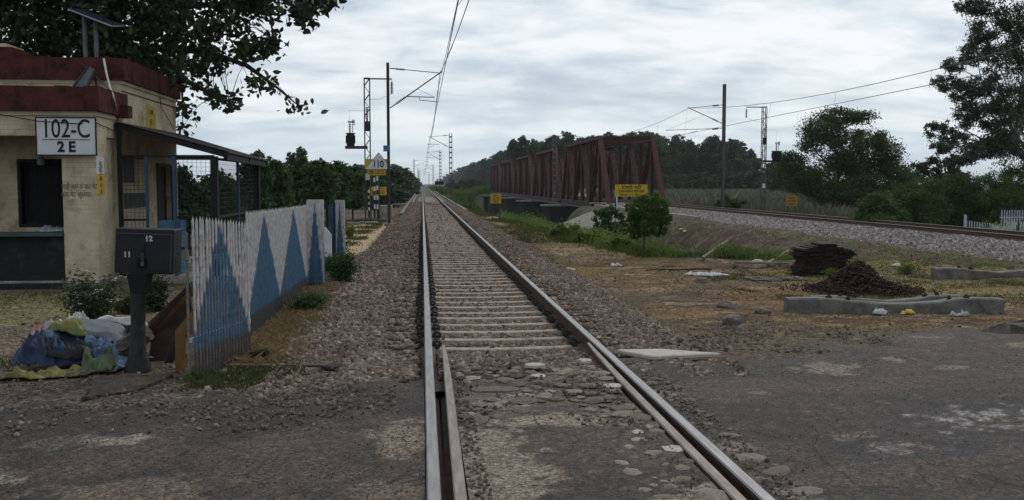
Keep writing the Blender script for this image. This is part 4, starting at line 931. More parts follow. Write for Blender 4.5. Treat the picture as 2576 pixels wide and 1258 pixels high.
# ================================================================== GATE WINCH
def winch():
    p = Vector((-2.72, 9.3, -.19)); r = empty('gate_winch', p, 'black metal winch box numbered 11 and 12 on an iron post', 'winch')
    q = lambda u, v, y=9.3: atY(u, v, y)
    bot = q(347, 945); cx = bot.x
    mb = MB(); mb.tube([(cx, 9.3, -.25), (cx, 9.3, -.12), (cx, 9.3, .0), (cx+.015, 9.3, .3), (cx+.02, 9.3, .72), (cx+.02, 9.3, .78)], [.15, .125, .082, .068, .072, .10], 12); mb.build('post', m_winpost, r, smooth=True)
    mb = MB(); a, b = q(327, 690), q(377, 690); c, d = q(334, 735), q(371, 735)
    mb.hexa([(c.x, 9.22, c.z), (d.x, 9.22, d.z), (d.x, 9.40, d.z), (c.x, 9.40, c.z), (a.x, 9.2, a.z+.01), (b.x, 9.2, b.z+.01), (b.x, 9.42, b.z+.01), (a.x, 9.42, a.z+.01)]); mb.build('bracket', m_black, r)
    P = [q(287, 686), q(434, 691), q(438, 579), q(291, 574)]
    Pb = [v+Vector((.0, .30, .0)) for v in P]
    mb = MB(); mb.add(P+Pb, [(0, 1, 2, 3), (7, 6, 5, 4), (1, 5, 6, 2), (4, 0, 3, 7), (3, 2, 6, 7), (4, 5, 1, 0)]); box_ = mb.build('box', m_blackbox, r, bevel=.006)
    # lip frame round the door
    mb = MB(); dz = Vector((0, -.012, 0)); I = [q(292, 680), q(425, 684), q(431, 591), q(295, 586)]
    mb.prism(I, (0, -.008, 0)); lid = mb.build('door_plate', m_blackbox, r)
    mb = MB(); mb.bar(q(291, 586, 9.285), q(433, 591, 9.285), .012, .010); mb.bar(q(432, 591, 9.285), q(428, 684, 9.285), .012, .01); mb.build('drip_edge', pm('worn_edge', (.07, .07, .075), coord='Position'), r)
    # black plate standing in for the shaded arched opening, chain and padlock
    mb = MB(); cxy = q(357, 664, 9.288); w = .048; pts = [(cxy.x-w, 9.289, cxy.z-.045), (cxy.x+w, 9.289, cxy.z-.045)]+[(cxy.x+w*math.cos(t_), 9.289, cxy.z+.02+w*math.sin(t_)) for t_ in np.linspace(0, math.pi, 9)]
    mb.prism(pts, (0, -.003, 0)); mb.build('crank_opening', pm('hole_shade_black', (.004, .004, .004), bump=0), r)
    mb = MB()
    for (u, v, rr_) in ((321, 648, .021), (395, 665, .019)): c = q(u, v, 9.29); mb.lathe(c, [(0, rr_), (.006, rr_)], 12, Vector((0, -1, 0)))
    mb.build('socket', pm('hole_shade_black'  , (.004, .004, .004), bump=0), r)  # black discs painted in for the dark inside of the holes
    mb = MB()
    c0_ = q(357, 612, 9.275)
    for k in range(9): z = c0_.z-k*.020; x = c0_.x+.008*math.sin(k*1.3)+.004; mb.tube([(x+.010*math.cos(t_)*(k % 2), 9.272-.010*(1-k % 2)*math.cos(t_), z+.013*math.sin(t_)) for t_ in np.linspace(0, 2*math.pi, 8)], .0035, 4)
    mb.build('chain', pm('chain_steel', (.06, .055, .05), metal=.3, bump=0), r)
    mb = MB(); l = q(358, 664, 9.27); mb.obox(l, (.026, .018, .036)); mb.tube([l+Vector((-.009, 0, .018)), l+Vector((-.008, 0, .10)), l+Vector((.006, 0, .10)), l+Vector((.009, 0, .018))], .004, 5); mb.build('padlock', pm('padlock_grey', (.16, .15, .14), metal=.4, bump=0), r)
    text('12', .072, q(374, 601, 9.286), FRONT, m_inkw, r, bold=.003, ext=.001); text('11', .072, q(320, 641, 9.286), FRONT, m_inkw, r, bold=.003, ext=.001)
winch()
# ================================================================== HEAP OF TARPAULINS, TIMBER, RUSTY PLATES
def mound(x, y):
    g = gz(x, y); return g+.22*np.exp(-(((x+3.30)/.45)**2+((y-9.95)/.42)**2))+.17*np.exp(-(((x+3.75)/.35)**2+((y-9.55)/.35)**2))
def cm(n, a, b=None, a3=None): return pm(n, a, b, scale=7, rough=.65, bump=.3, bscale=20, coord='Position', c3=a3, c3scale=9, c3thr=(.5, .56))
TG = 'rags and sheets heaped beside the winch post'
H_ = lambda u, v, dz=0: atZ(u, v, dz)
drape('tarpaulin', (-3.52, 9.52), .72, .46, .15, mound, cm('blue_tarp', (.018, .045, .105), (.005, .009, .02), None), 'deep blue patterned tarpaulin making most of the rag heap', 'tarpaulin', .11, 5.5, 11, 60, .01, TG)
drape('tarpaulin', (-3.05, 9.55), .55, .5, -.5, mound, cm('denim_tarp', (.03, .075, .16), (.015, .03, .065), (.09, .14, .23)), 'blue tarpaulin end tucked against the log', 'tarpaulin', .09, 5, 13, 40, .03, TG)
drape('rag', (-3.72, 9.60), .22, .22, .4, lambda x, y: mound(x, y)+.08, cm('light_blue_rag', (.16, .20, .28), (.10, .13, .19)), 'light blue rag on the left of the heap', 'rag', .05, 6, 17, 26, .03, TG)
drape('plastic_sheet', (-3.28, 9.84), .78, .42, -.18, lambda x, y: mound(x, y)+.13, cm('grey_sheet', (.12, .13, .155), (.095, .10, .125)), 'smooth slate grey sheet across the top of the heap', 'sheet', .015, 3, 19, 30, .05, TG, .1)
drape('rag', (-3.38, 9.42), .50, .22, .1, lambda x, y: mound(x, y)+.06, cm('black_cloth', (.012, .013, .018), (.006, .006, .009)), 'black crumpled cloth in the middle of the blue tarpaulin', 'rag', .07, 7, 57, 34, .03, TG)
drape('sack', (-3.13, 10.22), .50, .34, .1, lambda x, y: mound(x, y)+.16, cm('white_sack', (.44, .44, .44), (.28, .28, .30)), 'white woven sack bulging at the top of the heap', 'sack', .045, 4, 23, 34, .06, TG)
drape('sack', (-3.66, 10.08), .24, .24, .1, lambda x, y: mound(x, y)+.14, cm('white_sack', (.50, .50, .50)), 'small white sack left of the grey sheet', 'sack', .09, 5, 29, 24, .05, TG)
drape('bag', (-3.90, 10.05), .26, .22, .3, lambda x, y: mound(x, y)+.10, cm('orange_bag', (.38, .10, .04), (.20, .06, .03)), 'torn orange bag at the left of the heap', 'bag', .10, 5, 31, 24, .05, TG)
drape('rag', (-3.62, 9.93), .45, .2, .1, lambda x, y: mound(x, y)+.11, cm('grey_white_rag', (.34, .32, .32), (.14, .13, .14), (.45, .42, .40)), 'crumpled greyish white rag under the small sack', 'rag', .09, 7, 37, 30, .04, TG)
drape('rag', (-3.47, 9.66), .34, .16, .0, lambda x, y: mound(x, y)+.13, cm('yellow_green_rag', (.22, .18, .04), (.08, .12, .05)), 'short yellow and green rag lying across the blue tarpaulin', 'rag', .05, 7, 41, 26, .05, TG)
drape('tarpaulin', (-3.38, 9.10), .95, .16, .24, lambda x, y: gz(x, y)+.01, cm('yellow_tarp', (.20, .165, .04), (.09, .08, .03), (.05, .07, .035)), 'long yellow and green tarpaulin strip on the ground in front of the heap', 'tarpaulin', .07, 5, 43, 40, .01, TG)
drape('rag', (-3.05, 9.16), .28, .26, .24, lambda x, y: gz(x, y)+.02, cm('green_rag', (.10, .13, .06), (.04, .055, .035)), 'dull green rag bundled in front of the heap', 'rag', .14, 6, 47, 30, .02, TG)
drape('plastic_sheet', (-3.82, 9.12), .75, .22, .18, lambda x, y: gz(x, y)+.005, cm('dark_grey_sheet', (.09, .09, .10), (.05, .05, .055)), 'flat dark grey sheet sticking out left on the ground', 'sheet', .03, 4, 53, 30, .01, TG)
mb = MB(); a, b = atY(262, 915, 9.45), atY(372, 835, 9.75); n = 14; vs = []; fs = []
L_ = 9
for k in range(L_):
    t_ = k/(L_-1); c = a.lerp(b, t_); rr_ = .105-.01*t_
    for j in range(n): an = 2*math.pi*j/n; q = rr_*(1+.13*math.sin(j*2.7+k*.2)+random.uniform(-.05, .05)); vs.append(c+Vector((-.3*math.sin(an)*q, .6*math.sin(an)*q, math.cos(an)*q)) if False else c+Vector((0, 1, .1)).normalized()*math.cos(an)*q+Vector((-.59, 0, .8)).normalized()*math.sin(an)*q)
for k in range(L_-1):
    for j in range(n): fs.append((k*n+j, k*n+(j+1) % n, (k+1)*n+(j+1) % n, (k+1)*n+j))
fs += [tuple(range(n)), tuple((L_-1)*n+j for j in range(n))]; mb.add(vs, fs)
m_log = pm('old_timber', (.11, .09, .075), (.025, .02, .018), scale=5, bump=.8, coord='Position', stretch=(3, 3, 14)); tag(mb.build('log', m_log), 'split grey brown log leaning behind the winch post', 'log')
mb = MB(); c = atY(322, 842, 9.75)+Vector((0, .15, 0)); v, f = stones(np.array([[c.x, c.y, c.z]]), np.array([.13]), True, .9); mb.add([tuple(x) for x in v], [tuple(int(i) for i in x) for x in f]); tag(mb.build('wood_block', m_rust), 'dark charred block behind the post on top of the heap', 'block')
m_orust = pm('brown_rust_plate', (.115, .055, .025), (.065, .033, .018), scale=7, coord='Position', bump=.3, c3=(.03, .018, .012))
m_drust = pm('dark_rust_plate', (.055, .032, .022), (.025, .016, .012), scale=8, coord='Position', bump=.4)
def plank(name, pts, depth, mat, label, cat, g=None): mb = MB(); mb.prism(pts, depth); return tag(mb.build(name, mat), label, cat, g)
PGp = 'rusty plates leaning against the fence end'
plank('steel_plate', [atY(372, 812, 10.3), atY(486, 705, 10.5), atY(487, 742, 10.5), atY(376, 862, 10.3)], (.0, .05, .0), m_orust, 'long reddish brown plate sloping from the fence top behind the post', 'plate', PGp)
plank('steel_plate', [atY(372, 932, 9.75), atY(380, 850, 9.9), atY(478, 745, 10.1), atY(484, 790, 10.1), atY(430, 930, 9.75)], (.0, .05, 0), m_drust, 'broad dark rusty plate between the post and the orange plate', 'plate', PGp)
plank('steel_bar', [atY(362, 842, 10.25), atY(480, 712, 10.35), atY(482, 722, 10.35), atY(362, 856, 10.25)], (.0, -.05, .01), m_drust, 'dark narrow bar lying along the long brown plate', 'bar', PGp)
plank('steel_bar', [atY(398, 938, 9.6), atY(408, 938, 9.6), atY(486, 800, 9.9), atY(484, 778, 9.9)], (.04, .03, 0), m_rust, 'dark rusty bar leaning right of the post', 'bar', PGp)
plank('steel_plate', [atY(441, 937, 9.25), atY(440, 832, 9.25), atY(489, 775, 9.35), atY(490, 842, 9.3), atY(466, 842, 9.27), atY(465, 890, 9.27), atY(476, 890, 9.28), atY(460, 938, 9.25)], (.0, .03, 0), pm('orange_rust_plate', (.20, .105, .035), (.13, .065, .025), coord='Position', bump=.2, c3=(.06, .03, .02)), 'orange brown notched plate standing beside the near fence panel', 'plate', PGp)
# broken concrete footing in front, black pan, dark plank by the fence foot
def rock(c, R, mat, name='boulder', seed=1, flat=.75, sub=2, sq=(1.2, .9)):
    g = np.random.default_rng(seed); v, f = ico()
    for _ in range(sub):
        e = {}; nf = []; v = list(v)
        def mid(a, b):
            k = (min(a, b), max(a, b))
            if k not in e: m = (v[a]+v[b]); e[k] = len(v); v.append(m/np.linalg.norm(m))
            return e[k]
        for a, b, c_ in f: ab, bc, ca = mid(a, b), mid(b, c_), mid(c_, a); nf += [(a, ab, ca), (b, bc, ab), (c_, ca, bc), (ab, bc, ca)]
        f = np.array(nf); v = np.array(v)
    s = .75+.5*fbm(v[:, 0]*1.6+seed*3+10, v[:, 1]*1.6+v[:, 2]*1.3+10, 3, seed)
    pl = g.normal(0, 1, (5, 3)); pl /= np.linalg.norm(pl, axis=1)[:, None]
    v = v*s[:, None]
    for n_ in pl: dd_ = v@n_; k = dd_ > .72; v[k] -= n_[None]*((dd_[k]-.72)*.85)[:, None]
    v = v*np.array([sq[0], sq[1], flat])*R; v[:, 2] = np.maximum(v[:, 2], -R*.35)
    o = np_mesh(name, v, f, mat, smooth=False); o.location = Vector(c)+Vector((0, 0, R*.22)); return o
m_rock = pm('river_boulder', (.17, .145, .125), (.09, .075, .066), scale=8, coord='Position', bump=.6, fine=40)
mb = MB(); P = [atZ(205, 1002, -.13), atZ(335, 985, -.13), atZ(430, 953, -.15), atZ(330, 948, -.15), atZ(240, 958, -.15)]
mb.prism([(p.x, p.y, -.25) for p in P], (0, 0, .13)); o = mb.build('footing', pm('earthy_concrete', (.075, .060, .047), (.038, .031, .026), scale=6, coord='Position', bump=.9)); tag(o, 'broken earthy concrete footing in front of the winch post', 'footing')
mo = o.modifiers.new('r', 'SUBSURF'); mo.subdivision_type = 'SIMPLE'; mo.levels = mo.render_levels = 5
tx = bpy.data.textures.new('rough_clod', 'CLOUDS'); tx.noise_scale = .12; md_ = o.modifiers.new('d', 'DISPLACE'); md_.texture = tx; md_.strength = .11; md_.texture_coords = 'GLOBAL'
mb = MB(); c = hit(653, 905); mb.lathe(c+Vector((0, 0, -.01)), [(0, .055), (.03, .085), (.10, .10), (.105, .10), (.10, .085), (.03, .06)], 14); tag(mb.build('pan', m_rust, smooth=True), 'small rusty black pan on the ground behind the near fence panel', 'pan')
mb = MB(); mb.obox(hit(640, 930)+Vector((.25, 0, .02)), (1.0, .09, .045), Matrix.Rotation(-.10, 3, 'Z')); tag(mb.build('timber_piece', m_log), 'weathered timber piece lying by the foot of the near fence panel', 'timber')
rk = rock(hit(848, 935), .12, pm('dark_boulder', (.09, .065, .055), (.045, .033, .03), coord='Position', bump=.6), seed=3, flat=.5, sq=(1.4, .9)); tag(rk, 'dark brown rock among the ballast left of the track', 'rock')
# ================================================================== THINGS ON THE RIGHT-HAND CLEARING
RGp = 'loose boulders on the right clearing'
for i, (u, v, R, lb) in enumerate([(1824, 775, .115, 'grey brown boulder left of the lying sleepers, the upper left one'), (1919, 788, .11, 'flat topped boulder closest to the end of the lying sleepers'), (1846, 816, .145, 'largest rounded boulder of the group near the road'), (1866, 829, .075, 'small boulder touching the largest one'), (1762, 712, .13, 'boulder just in front of the white sheet'), (1700, 856, .08, 'dark stone at the edge of the ballast')]):
    tag(rock(hit(u, v)-Vector((0, 0, .01)), R, m_rock, seed=10+i), lb, 'boulder', RGp)
def psc(name, a, b, w, h, label, seed=0, g='concrete sleepers lying in the grass'):
    """a prestressed sleeper on its side: deep ends, thin waist"""
    a = Vector(a); b = Vector(b); d = (b-a); L = d.length; d.normalize(); s = Vector((-d.y, d.x, 0)); r = empty(name, a.lerp(b, .5)-Vector((0, 0, .02)), label, 'sleeper', g)
    prof = [(0, .235, .0), (.12, .245, .0), (.22, .235, 0), (.30, .195, 0), (.5, .145, 0), (.70, .185, 0), (.78, .235, 0), (.88, .245, 0), (1, .235, 0)]
    vs = []; 
    for t_, hh, _ in prof:
        q = a+d*L*t_; H1 = hh*h/.24
        for (o_, z) in ((0, -.03), (w, -.03), (w*.96, H1*.97-.01), (w*.88, H1), (.02, H1), (0, H1-.02)): vs.append(q+s*o_+Vector((0, 0, z)))
    n = 6; fs = [(k*n+j, k*n+(j+1) % n, (k+1)*n+(j+1) % n, (k+1)*n+j) for k in range(len(prof)-1) for j in range(n)]+[tuple(range(n)), tuple((len(prof)-1)*n+j for j in range(n-1, -1, -1))]
    mb = MB(); mb.add(vs, [tuple(reversed(f)) for f in fs]); mb.build('body', m_psc, r)
    for t_ in (.2, .29, .76, .84):
        q = a+d*L*t_+s*w*.5+Vector((0, 0, h*(.93 if t_ in (.2, .84) else .85))); mb = MB(); mb.obox(q+Vector((0, 0, .015)), (.07, .05, .05), Matrix.Rotation(random.uniform(0, 1), 3, 'Z')); mb.tube([q+Vector((-.02, 0, .02)), q+Vector((0, .02, .06)), q+Vector((.03, 0, .03))], .012, 5); mb.build('insert', m_rust, r)
    return r
a = hit(1980, 788); b = hit(2525, 789); psc('spare_sleeper', a, b, .22, .215, 'nearest of the grey concrete sleepers lying across the grass by the road')
a2 = a+Vector((.55, .42, 0)); b2 = b+Vector((-.25, .62, 0)); a2.z = float(gz(a2.x, a2.y))-.02; b2.z = float(gz(b2.x, b2.y)); psc('spare_sleeper', a2, b2, .20, .20, 'grey concrete sleeper lying just behind the nearest one')
a = hit(2352, 703); b = a+Vector((2.75, -.3, .02)); psc('spare_sleeper', a, b, .25, .24, 'concrete sleeper lying farther back at the right edge below the ballast')
mb = MB(); p0, p1, p2, p3 = atZ(1548, 880, -.02), atZ(1660, 878, -.02), atZ(1815, 889, -.02), atZ(1640, 897, -.02)
mb.prism([(p.x, p.y, -.06) for p in (p0, p3, p2, p1)], (0, 0, .045)); o = mb.build('concrete_slab', m_flatw); o.modifiers.new('b', 'BEVEL').width = .01; tag(o, 'flat pale concrete slab by the right rail where the road begins', 'slab')
# stack of thin rusty fishplates
def stack():
    c = hit(2082, 692); r = empty('plate_stack', c, 'tall stack of thin dark rusty plates beside the scrap heap', 'stack')
    z = c.z-.02
    for k in range(26):
        w = 1.12+.12*math.sin(k*.45)+random.uniform(-.07, .07); 
        if k > 20: w -= (k-20)*.14
        rz = random.uniform(-.05, .05); th = .028; mb = MB(); R_ = Matrix.Rotation(rz, 3, 'Z'); n = 7; ox = random.uniform(-.04, .04)
        for j in range(n):   # plates in one course, several side by side with jagged ends
            x = -w/2+w*(j+.5)/n; mb.obox(c+R_ @ Vector((x+ox, random.uniform(-.05, .05), 0))+Vector((0, .35, z-c.z+th/2+.012*abs(x)**1.5+random.uniform(-.003, .003))), (w/n*1.25, .62, th*.82), Matrix.Rotation(rz+random.uniform(-.08, .08), 3, 'Z') @ Matrix.Rotation(random.uniform(-.05, .05), 3, 'Y'))
        mb.build('plate_layer', m_rust, r); z += th
stack()
def clip_heap():
    c = hit(2165, 745); cx, cy = c.x+.28, c.y+.75; mb = MB(); g = random.Random(5)
    core = []; n = 20; vs = [(cx, cy, c.z+.46)]; 
    def hh(a, b): return .42*math.exp(-((a/.40)**2+(b/.42)**2))+.10*math.exp(-((a/.85)**2+(b/.6)**2))
    for k in range(780):
        x = g.gauss(0, .44); y = g.gauss(0, .36); z = c.z+hh(x, y)*g.uniform(.65, 1.03)+.02
        q = Vector((cx+x, cy+y, z)); ax = Vector((g.gauss(0, 1), g.gauss(0, 1), g.gauss(0, 1))).normalized(); b1 = ax.orthogonal().normalized(); b2 = ax.cross(b1); ph = g.uniform(0, 6)
        R_ = g.uniform(.042, .068); pts = [q+(b1*math.cos(ph+t_)+b2*math.sin(ph+t_))*R_+ax*(.03*t_/4) for t_ in np.linspace(0, 4.4, 7)]; mb.tube(pts, .0115, 4)
    o = mb.build('clip_heap', pm('heap_rust', (.06, .034, .025), (.022, .014, .012), scale=12, coord='Position', rough=.9)); tag(o, 'heap of hundreds of old curled rail clips behind the lying sleepers', 'scrap heap')
    base_ = MB(); ring = 22; vs = []; 
    for j in range(5):
        for k in range(ring): a = 2*math.pi*k/ring; rr_ = (1-j/5)*.85; x, y = math.cos(a)*rr_, math.sin(a)*rr_*.8; vs.append((cx+x, cy+y, c.z-.04+hh(x, y)*.8))
    base_.add(vs, [(j*ring+k, j*ring+(k+1) % ring, (j+1)*ring+(k+1) % ring, (j+1)*ring+k) for j in range(4) for k in range(ring)]+[tuple(4*ring+k for k in range(ring))]); base_.build('heap_core', m_rust, o)
clip_heap()
def fitp(o_):  # parent set after creation: keep world place
    return o_
lz = lambda x, y: gz(x, y)
LG = 'litter on the right clearing'
h1 = hit(1782, 694); drape('plastic_sheet', (h1.x, h1.y), .95, .42, -.2, lz, cm('white_sheet', (.46, .47, .49), (.34, .35, .37)), 'crumpled white plastic sheet lying on the brown clearing', 'sheet', .045, 9, 61, 34, .01, LG)
h1 = hit(1945, 706); drape('rubber_sheet', (h1.x, h1.y), 1.25, .5, .1, lz, cm('black_rubber', (.05, .045, .042), (.022, .02, .02)), 'flattened dark rubber sheet in front of the plate stack', 'sheet', .045, 9, 63, 34, .01, LG)
h1 = hit(1700, 683); mb = MB()
for k in range(9): a_ = random.uniform(-.4, .4); L_ = random.uniform(.3, .9); q = h1+Vector((random.uniform(-.5, .6), random.uniform(-.2, .3), .03)); mb.tube([q-Vector((math.cos(a_)*L_/2, math.sin(a_)*L_/2, 0)), q+Vector((0, 0, .03)), q+Vector((math.cos(a_)*L_/2, math.sin(a_)*L_/2, .02))], .012, 5)
tag(mb.build('twig_bundle', m_bark), 'small heap of dry twigs left of the white sheet', 'twigs')
for i, (u, v, w, cname, c1, lb, ct) in enumerate([(2212, 793, .17, 'white_packet', (.5, .5, .5), 'crushed white packet in front of the nearest lying sleeper', 'packet'), (2281, 791, .17, 'yellow_packet', (.55, .40, .06), 'crushed yellow packet in front of the nearest lying sleeper', 'packet'), (2252, 671, .22, 'white_scrap', (.55, .55, .5), 'small upright white scrap beyond the rusty heap', 'scrap'), (2412, 797, .22, 'clear_wrap', (.30, .30, .30), 'crumpled clear wrapper at the foot of the lying sleeper', 'wrapper'), (1548, 671, .26, 'white_rag', (.48, .45, .42), 'white rag on the dry grass near the hollow', 'rag'), (1434, 681, .22, 'cream_rag', (.48, .38, .28), 'cream coloured rag beside the ballast', 'rag'), (2062, 690, .2, 'grey_scrap', (.3, .31, .33), 'grey plastic scrap in front of the plate stack', 'scrap')]):
    h1 = hit(u, v); drape('litter', (h1.x, h1.y), w, w*.6, random.uniform(-.6, .6), lz, cm(cname, c1, tuple(x*.7 for x in c1)), lb, ct, .05, 14, 71+i, 16, .01, LG)
# ================================================================== OVERHEAD LINE
MG = 'overhead line masts'
def insulator(mb, a, b, r=.07, n=7):
    a = Vector(a); b = Vector(b); L = (b-a).length; prof = [(0, .02)]
    for k in range(n): z = L*(k+.3)/n; prof += [(z, r*.35), (z+L*.12/n, r), (z+L*.35/n, r*.9), (z+L*.45/n, r*.35)]
    prof.append((L, .02)); mb.lathe(a, prof, 8, (b-a).normalized())
def hbeam(mb, x, y, z0, z1, w=.15, d=.16, t=.016):
    mb.box(x-w/2, x+w/2, y-d/2, y-d/2+t, z0, z1); mb.box(x-w/2, x+w/2, y+d/2-t, y+d/2, z0, z1); mb.box(x-t/2, x+t/2, y-d/2+t, y+d/2-t, z0, z1)
def lattice(mb, x, y, z0, z1, w=.3, d=.3, step=.42, ch=.05):
    for sx in (-1, 1):
        for sy in (-1, 1): mb.box(x+sx*w/2-ch/2, x+sx*w/2+ch/2, y+sy*d/2-ch/2, y+sy*d/2+ch/2, z0, z1)
    n = int((z1-z0)/step)
    for k in range(n):
        za = z0+k*step; zb = za+step; s = 1 if k % 2 else -1
        for sy in (-1, 1): mb.bar((x-s*w/2, y+sy*d/2, za), (x+s*w/2, y+sy*d/2, zb), .035, .03)
    for z in (z1-.04, z0+.5): mb.box(x-w/2, x+w/2, y-d/2-.03, y+d/2+.03, z, z+.06)
def battened(mb, x, y, z0, z1, w=.3, d=.16, step=.62):
    for sx in (-1, 1): mb.box(x+sx*w/2-.04, x+sx*w/2+.04, y-d/2, y+d/2, z0, z1)
    z = z0+.3
    while z < z1: mb.box(x-w/2+.04, x+w/2-.04, y-d/2-.01, y-d/2+.01, z, z+.17); z += step
def cantilever(r, mx, y, zs, zb, tip, reg, cont, ins=.5, m=m_mastd):
    """stay tube, bracket tube, register arm and steady arm; tip = catenary point, reg = register arm ends, cont = contact wire point"""
    tip = Vector(tip); s0 = Vector((mx, y, zs)); b0 = Vector((mx, y, zb))
    def arm(a, b, r_, nm, f0=.12, f1=.30):
        mb = MB(); mb.tube([a, a.lerp(b, f0)], .03, 6); mb.tube([a.lerp(b, f1), b], r_, 6); o = mb.build(nm, m, r); mi = MB(); insulator(mi, a.lerp(b, f0), a.lerp(b, f1), .085); mi.build('insulator', m_insul, o); return o
    arm(s0, tip+Vector((0, 0, .0)), .022, 'stay_tube'); arm(b0, tip+(tip-b0).normalized()*.15, .034, 'bracket_tube')
    ra, rb = Vector(reg[0]), Vector(reg[1]); mb = MB(); mb.tube([ra, rb], .026, 6); mb.build('register_arm', m, r)
    mb = MB(); c = Vector(cont); q = ra.lerp(rb, .45); mb.tube([q, q+Vector((0, 0, -.16)), c], .018, 5); mb.build('steady_arm', m, r)
    mb = MB(); mb.tube([tip.lerp(b0, .45), rb], .008, 4); mb.build('drop_bracket_wire', m_wire, r)
# mast 1, left of the near track
def rail_mast(u, vt, y, zbase, label, armpts, side, box=False, style='h', x=None, cont=None, ztop=None):
    p = atY(u, vt, y); mx = p.x if x is None else x; zt = p.z if ztop is None else ztop
    r = empty('line_mast', (mx, y, zbase), label, 'mast', MG)
    mb = MB(); (hbeam if style == 'h' else battened)(mb, mx, y, zbase-.3, zt); mb.build('pole', m_mastd if style == 'h' else m_steel, r)
    return r, mx
r, mx = rail_mast(975, 158, 50, -.45, 'dark steel mast left of the near track carrying the nearest cantilever', None, 1)
q = lambda u, v, y=50: atY(u, v, y)
cantilever(r, mx+.1, 50, q(985, 172).z, q(985, 272).z, q(1106, 184), (q(1024, 243), q(1093, 245)), q(1101, 257))
CT1 = q(1106, 184); CC1 = q(1101, 258)
mb = MB(); a, b = q(964, 366, 49.8), q(979, 381, 49.8); mb.box(a.x, b.x, 49.7, 49.9, b.z, a.z); mb.build('number_box', m_bluebox, r)
mb = MB(); mb.box(mx-.25, mx+.25, 49.7, 50.3, -.75, -.42); mb.build('foundation', m_conc, r)
# wires
def wire_run(name, pts, sag, r, label, group, seg=14):
    P = []
    for a, b in zip(pts[:-1], pts[1:]):
        a = Vector(a); b = Vector(b)
        for k in range(seg):
            t = k/seg; q = a.lerp(b, t); q.z -= sag*4*t*(1-t)*((b-a).length/55)**2; P.append(q)
    P.append(Vector(pts[-1])); mb = MB(); mb.tube(P, r, 4); o = mb.build(name, m_wire); tag(o, label, 'wire', group); return P
def droppers(parent_name, cat, con, y0, y1, step, label, group):
    def at(P, y):
        for a, b in zip(P[:-1], P[1:]):
            lo, hi = (a, b) if a.y < b.y else (b, a)
            if lo.y <= y <= hi.y: return lo.lerp(hi, (y-lo.y)/max(hi.y-lo.y, 1e-6))
    y = y0
    while y < y1:
        a, b = at(cat, y), at(con, y)
        if a and b: mb = MB(); mb.tube([a, b], .006, 4); tag(mb.build('dropper_wire', m_wire), label, 'wire', group)
        y += step
masts = [(1133, 340, 115, 1), (1107, 382, 172, 1), (1041, 405, 240, -1), (0, 0, 300, 1), (0, 0, 362, -1), (0, 0, 425, -1), (0, 0, 490, 1), (0, 0, 560, -1)]
catp = [(1.75, -14, 7.5), CT1]; conp = [(CC1.x+.05, -14, 5.85), CC1]
for i, (u, v, y, sd) in enumerate(masts):
    tip = Vector((TC-.25*sd+.25, y, 7.25)); con = Vector((TC-.2*sd, y, 5.95)); mx = TC+sd*2.5 if not u else atY(u, v, y).x
    r, mx = rail_mast(u, v, y, -.9, ['steel mast with ladder-like battens on the right of the track, nearest of the right-hand ones', 'battened steel mast with a black board farther along the right of the track', 'distant steel mast on the left of the near track before the tree line'][i] if i < 3 else 'small far-off line mast close to the vanishing point of the track', None, sd, style='b', x=mx, ztop=7.7)
    s_ = -sd
    cantilever(r, mx+s_*.17, y, 7.45, 6.0, tip, ((tip.x-s_*1.15+s_*.0, y, 6.35), (tip.x+s_*.3, y, 6.35)), con)
    catp.append(tip); conp.append(con)
    if i == 1:
        mb = MB(); a, b = atY(1093, 456, y-.3), atY(1116, 465, y-.3); mb.box(a.x, b.x, y-.32, y-.26, b.z, a.z); mb.build('board', m_ink, r)
WG = 'overhead wires of the near track'
PC = wire_run('messenger_wire', catp, .75, .014, 'sagging upper wire above the near track', WG); PN = wire_run('contact_wire', conp, 0, .013, 'level lower wire running straight above the near track', WG)
PA = wire_run('feeder_wire', [(1.15, -14, 6.7), (CT1.x-.12, 50, 6.45), (TC, 115, 6.1)], .12, .010, 'thin extra wire between the upper and lower wires over the near track', WG)
droppers('', PC, PN, 14, 110, 9, 'thin vertical dropper between the two wires of the near track', 'droppers of the near track')
# second track line
y = 77; q = lambda u, v: atY(u, v, 77)
p = q(1822, 212)
r = empty('line_mast', (p.x, y, -.8), 'tall grey steel mast on the far side of the second track with three arms', 'mast', MG)
mb = MB(); hbeam(mb, p.x, y, -1.3, p.z, .24, .24, .02); mb.build('pole', m_steel, r)
C2 = q(1733, 272); N2 = q(1726, 337)
cantilever(r, p.x-.13, y, q(1816, 264).z, q(1816, 311).z, C2, (q(1816, 323), q(1674, 328)), q(1726, 337))
mi = MB(); insulator(mi, q(1806, 324), q(1790, 325), .085); mi.build('insulator', m_insul, r)
p3 = atY(1395, 340, 129); tip3 = Vector((21.6, 129, 7.9)); con3 = Vector((21.7, 129, 6.0))
r = empty('line_mast', (p3.x, 129, -1.2), 'slender battened mast standing on a bridge pier in front of the trusses', 'mast', MG)
mb = MB(); battened(mb, p3.x, 129, -1.6, p3.z, .42, .2, .8); mb.build('pole', pm('pale_mast_steel', (.16, .15, .145), coord='Position'), r)
mb = MB(); mb.tube([(p3.x, 129, p3.z-.1), (p3.x+1.2, 129, p3.z-.1), (21.8, 129, p3.z-.25)], .03, 6); mb.build('stay_tube', m_mastd, r)
WG2 = 'overhead wires of the second track'
PC2 = wire_run('messenger_wire', [(21.9, 12, 7.9), C2, tip3, (21.7, 262, 7.9)], 1.0, .016, 'sagging upper wire above the second track rising to the right', WG2)
PN2 = wire_run('contact_wire', [(21.9, 12, 6.0), N2, con3, (21.7, 262, 6.0)], 0, .016, 'lower wire above the second track', WG2)
droppers('', PC2, PN2, 30, 128, 9.5, 'thin vertical dropper between the two wires of the second track', 'droppers of the second track')
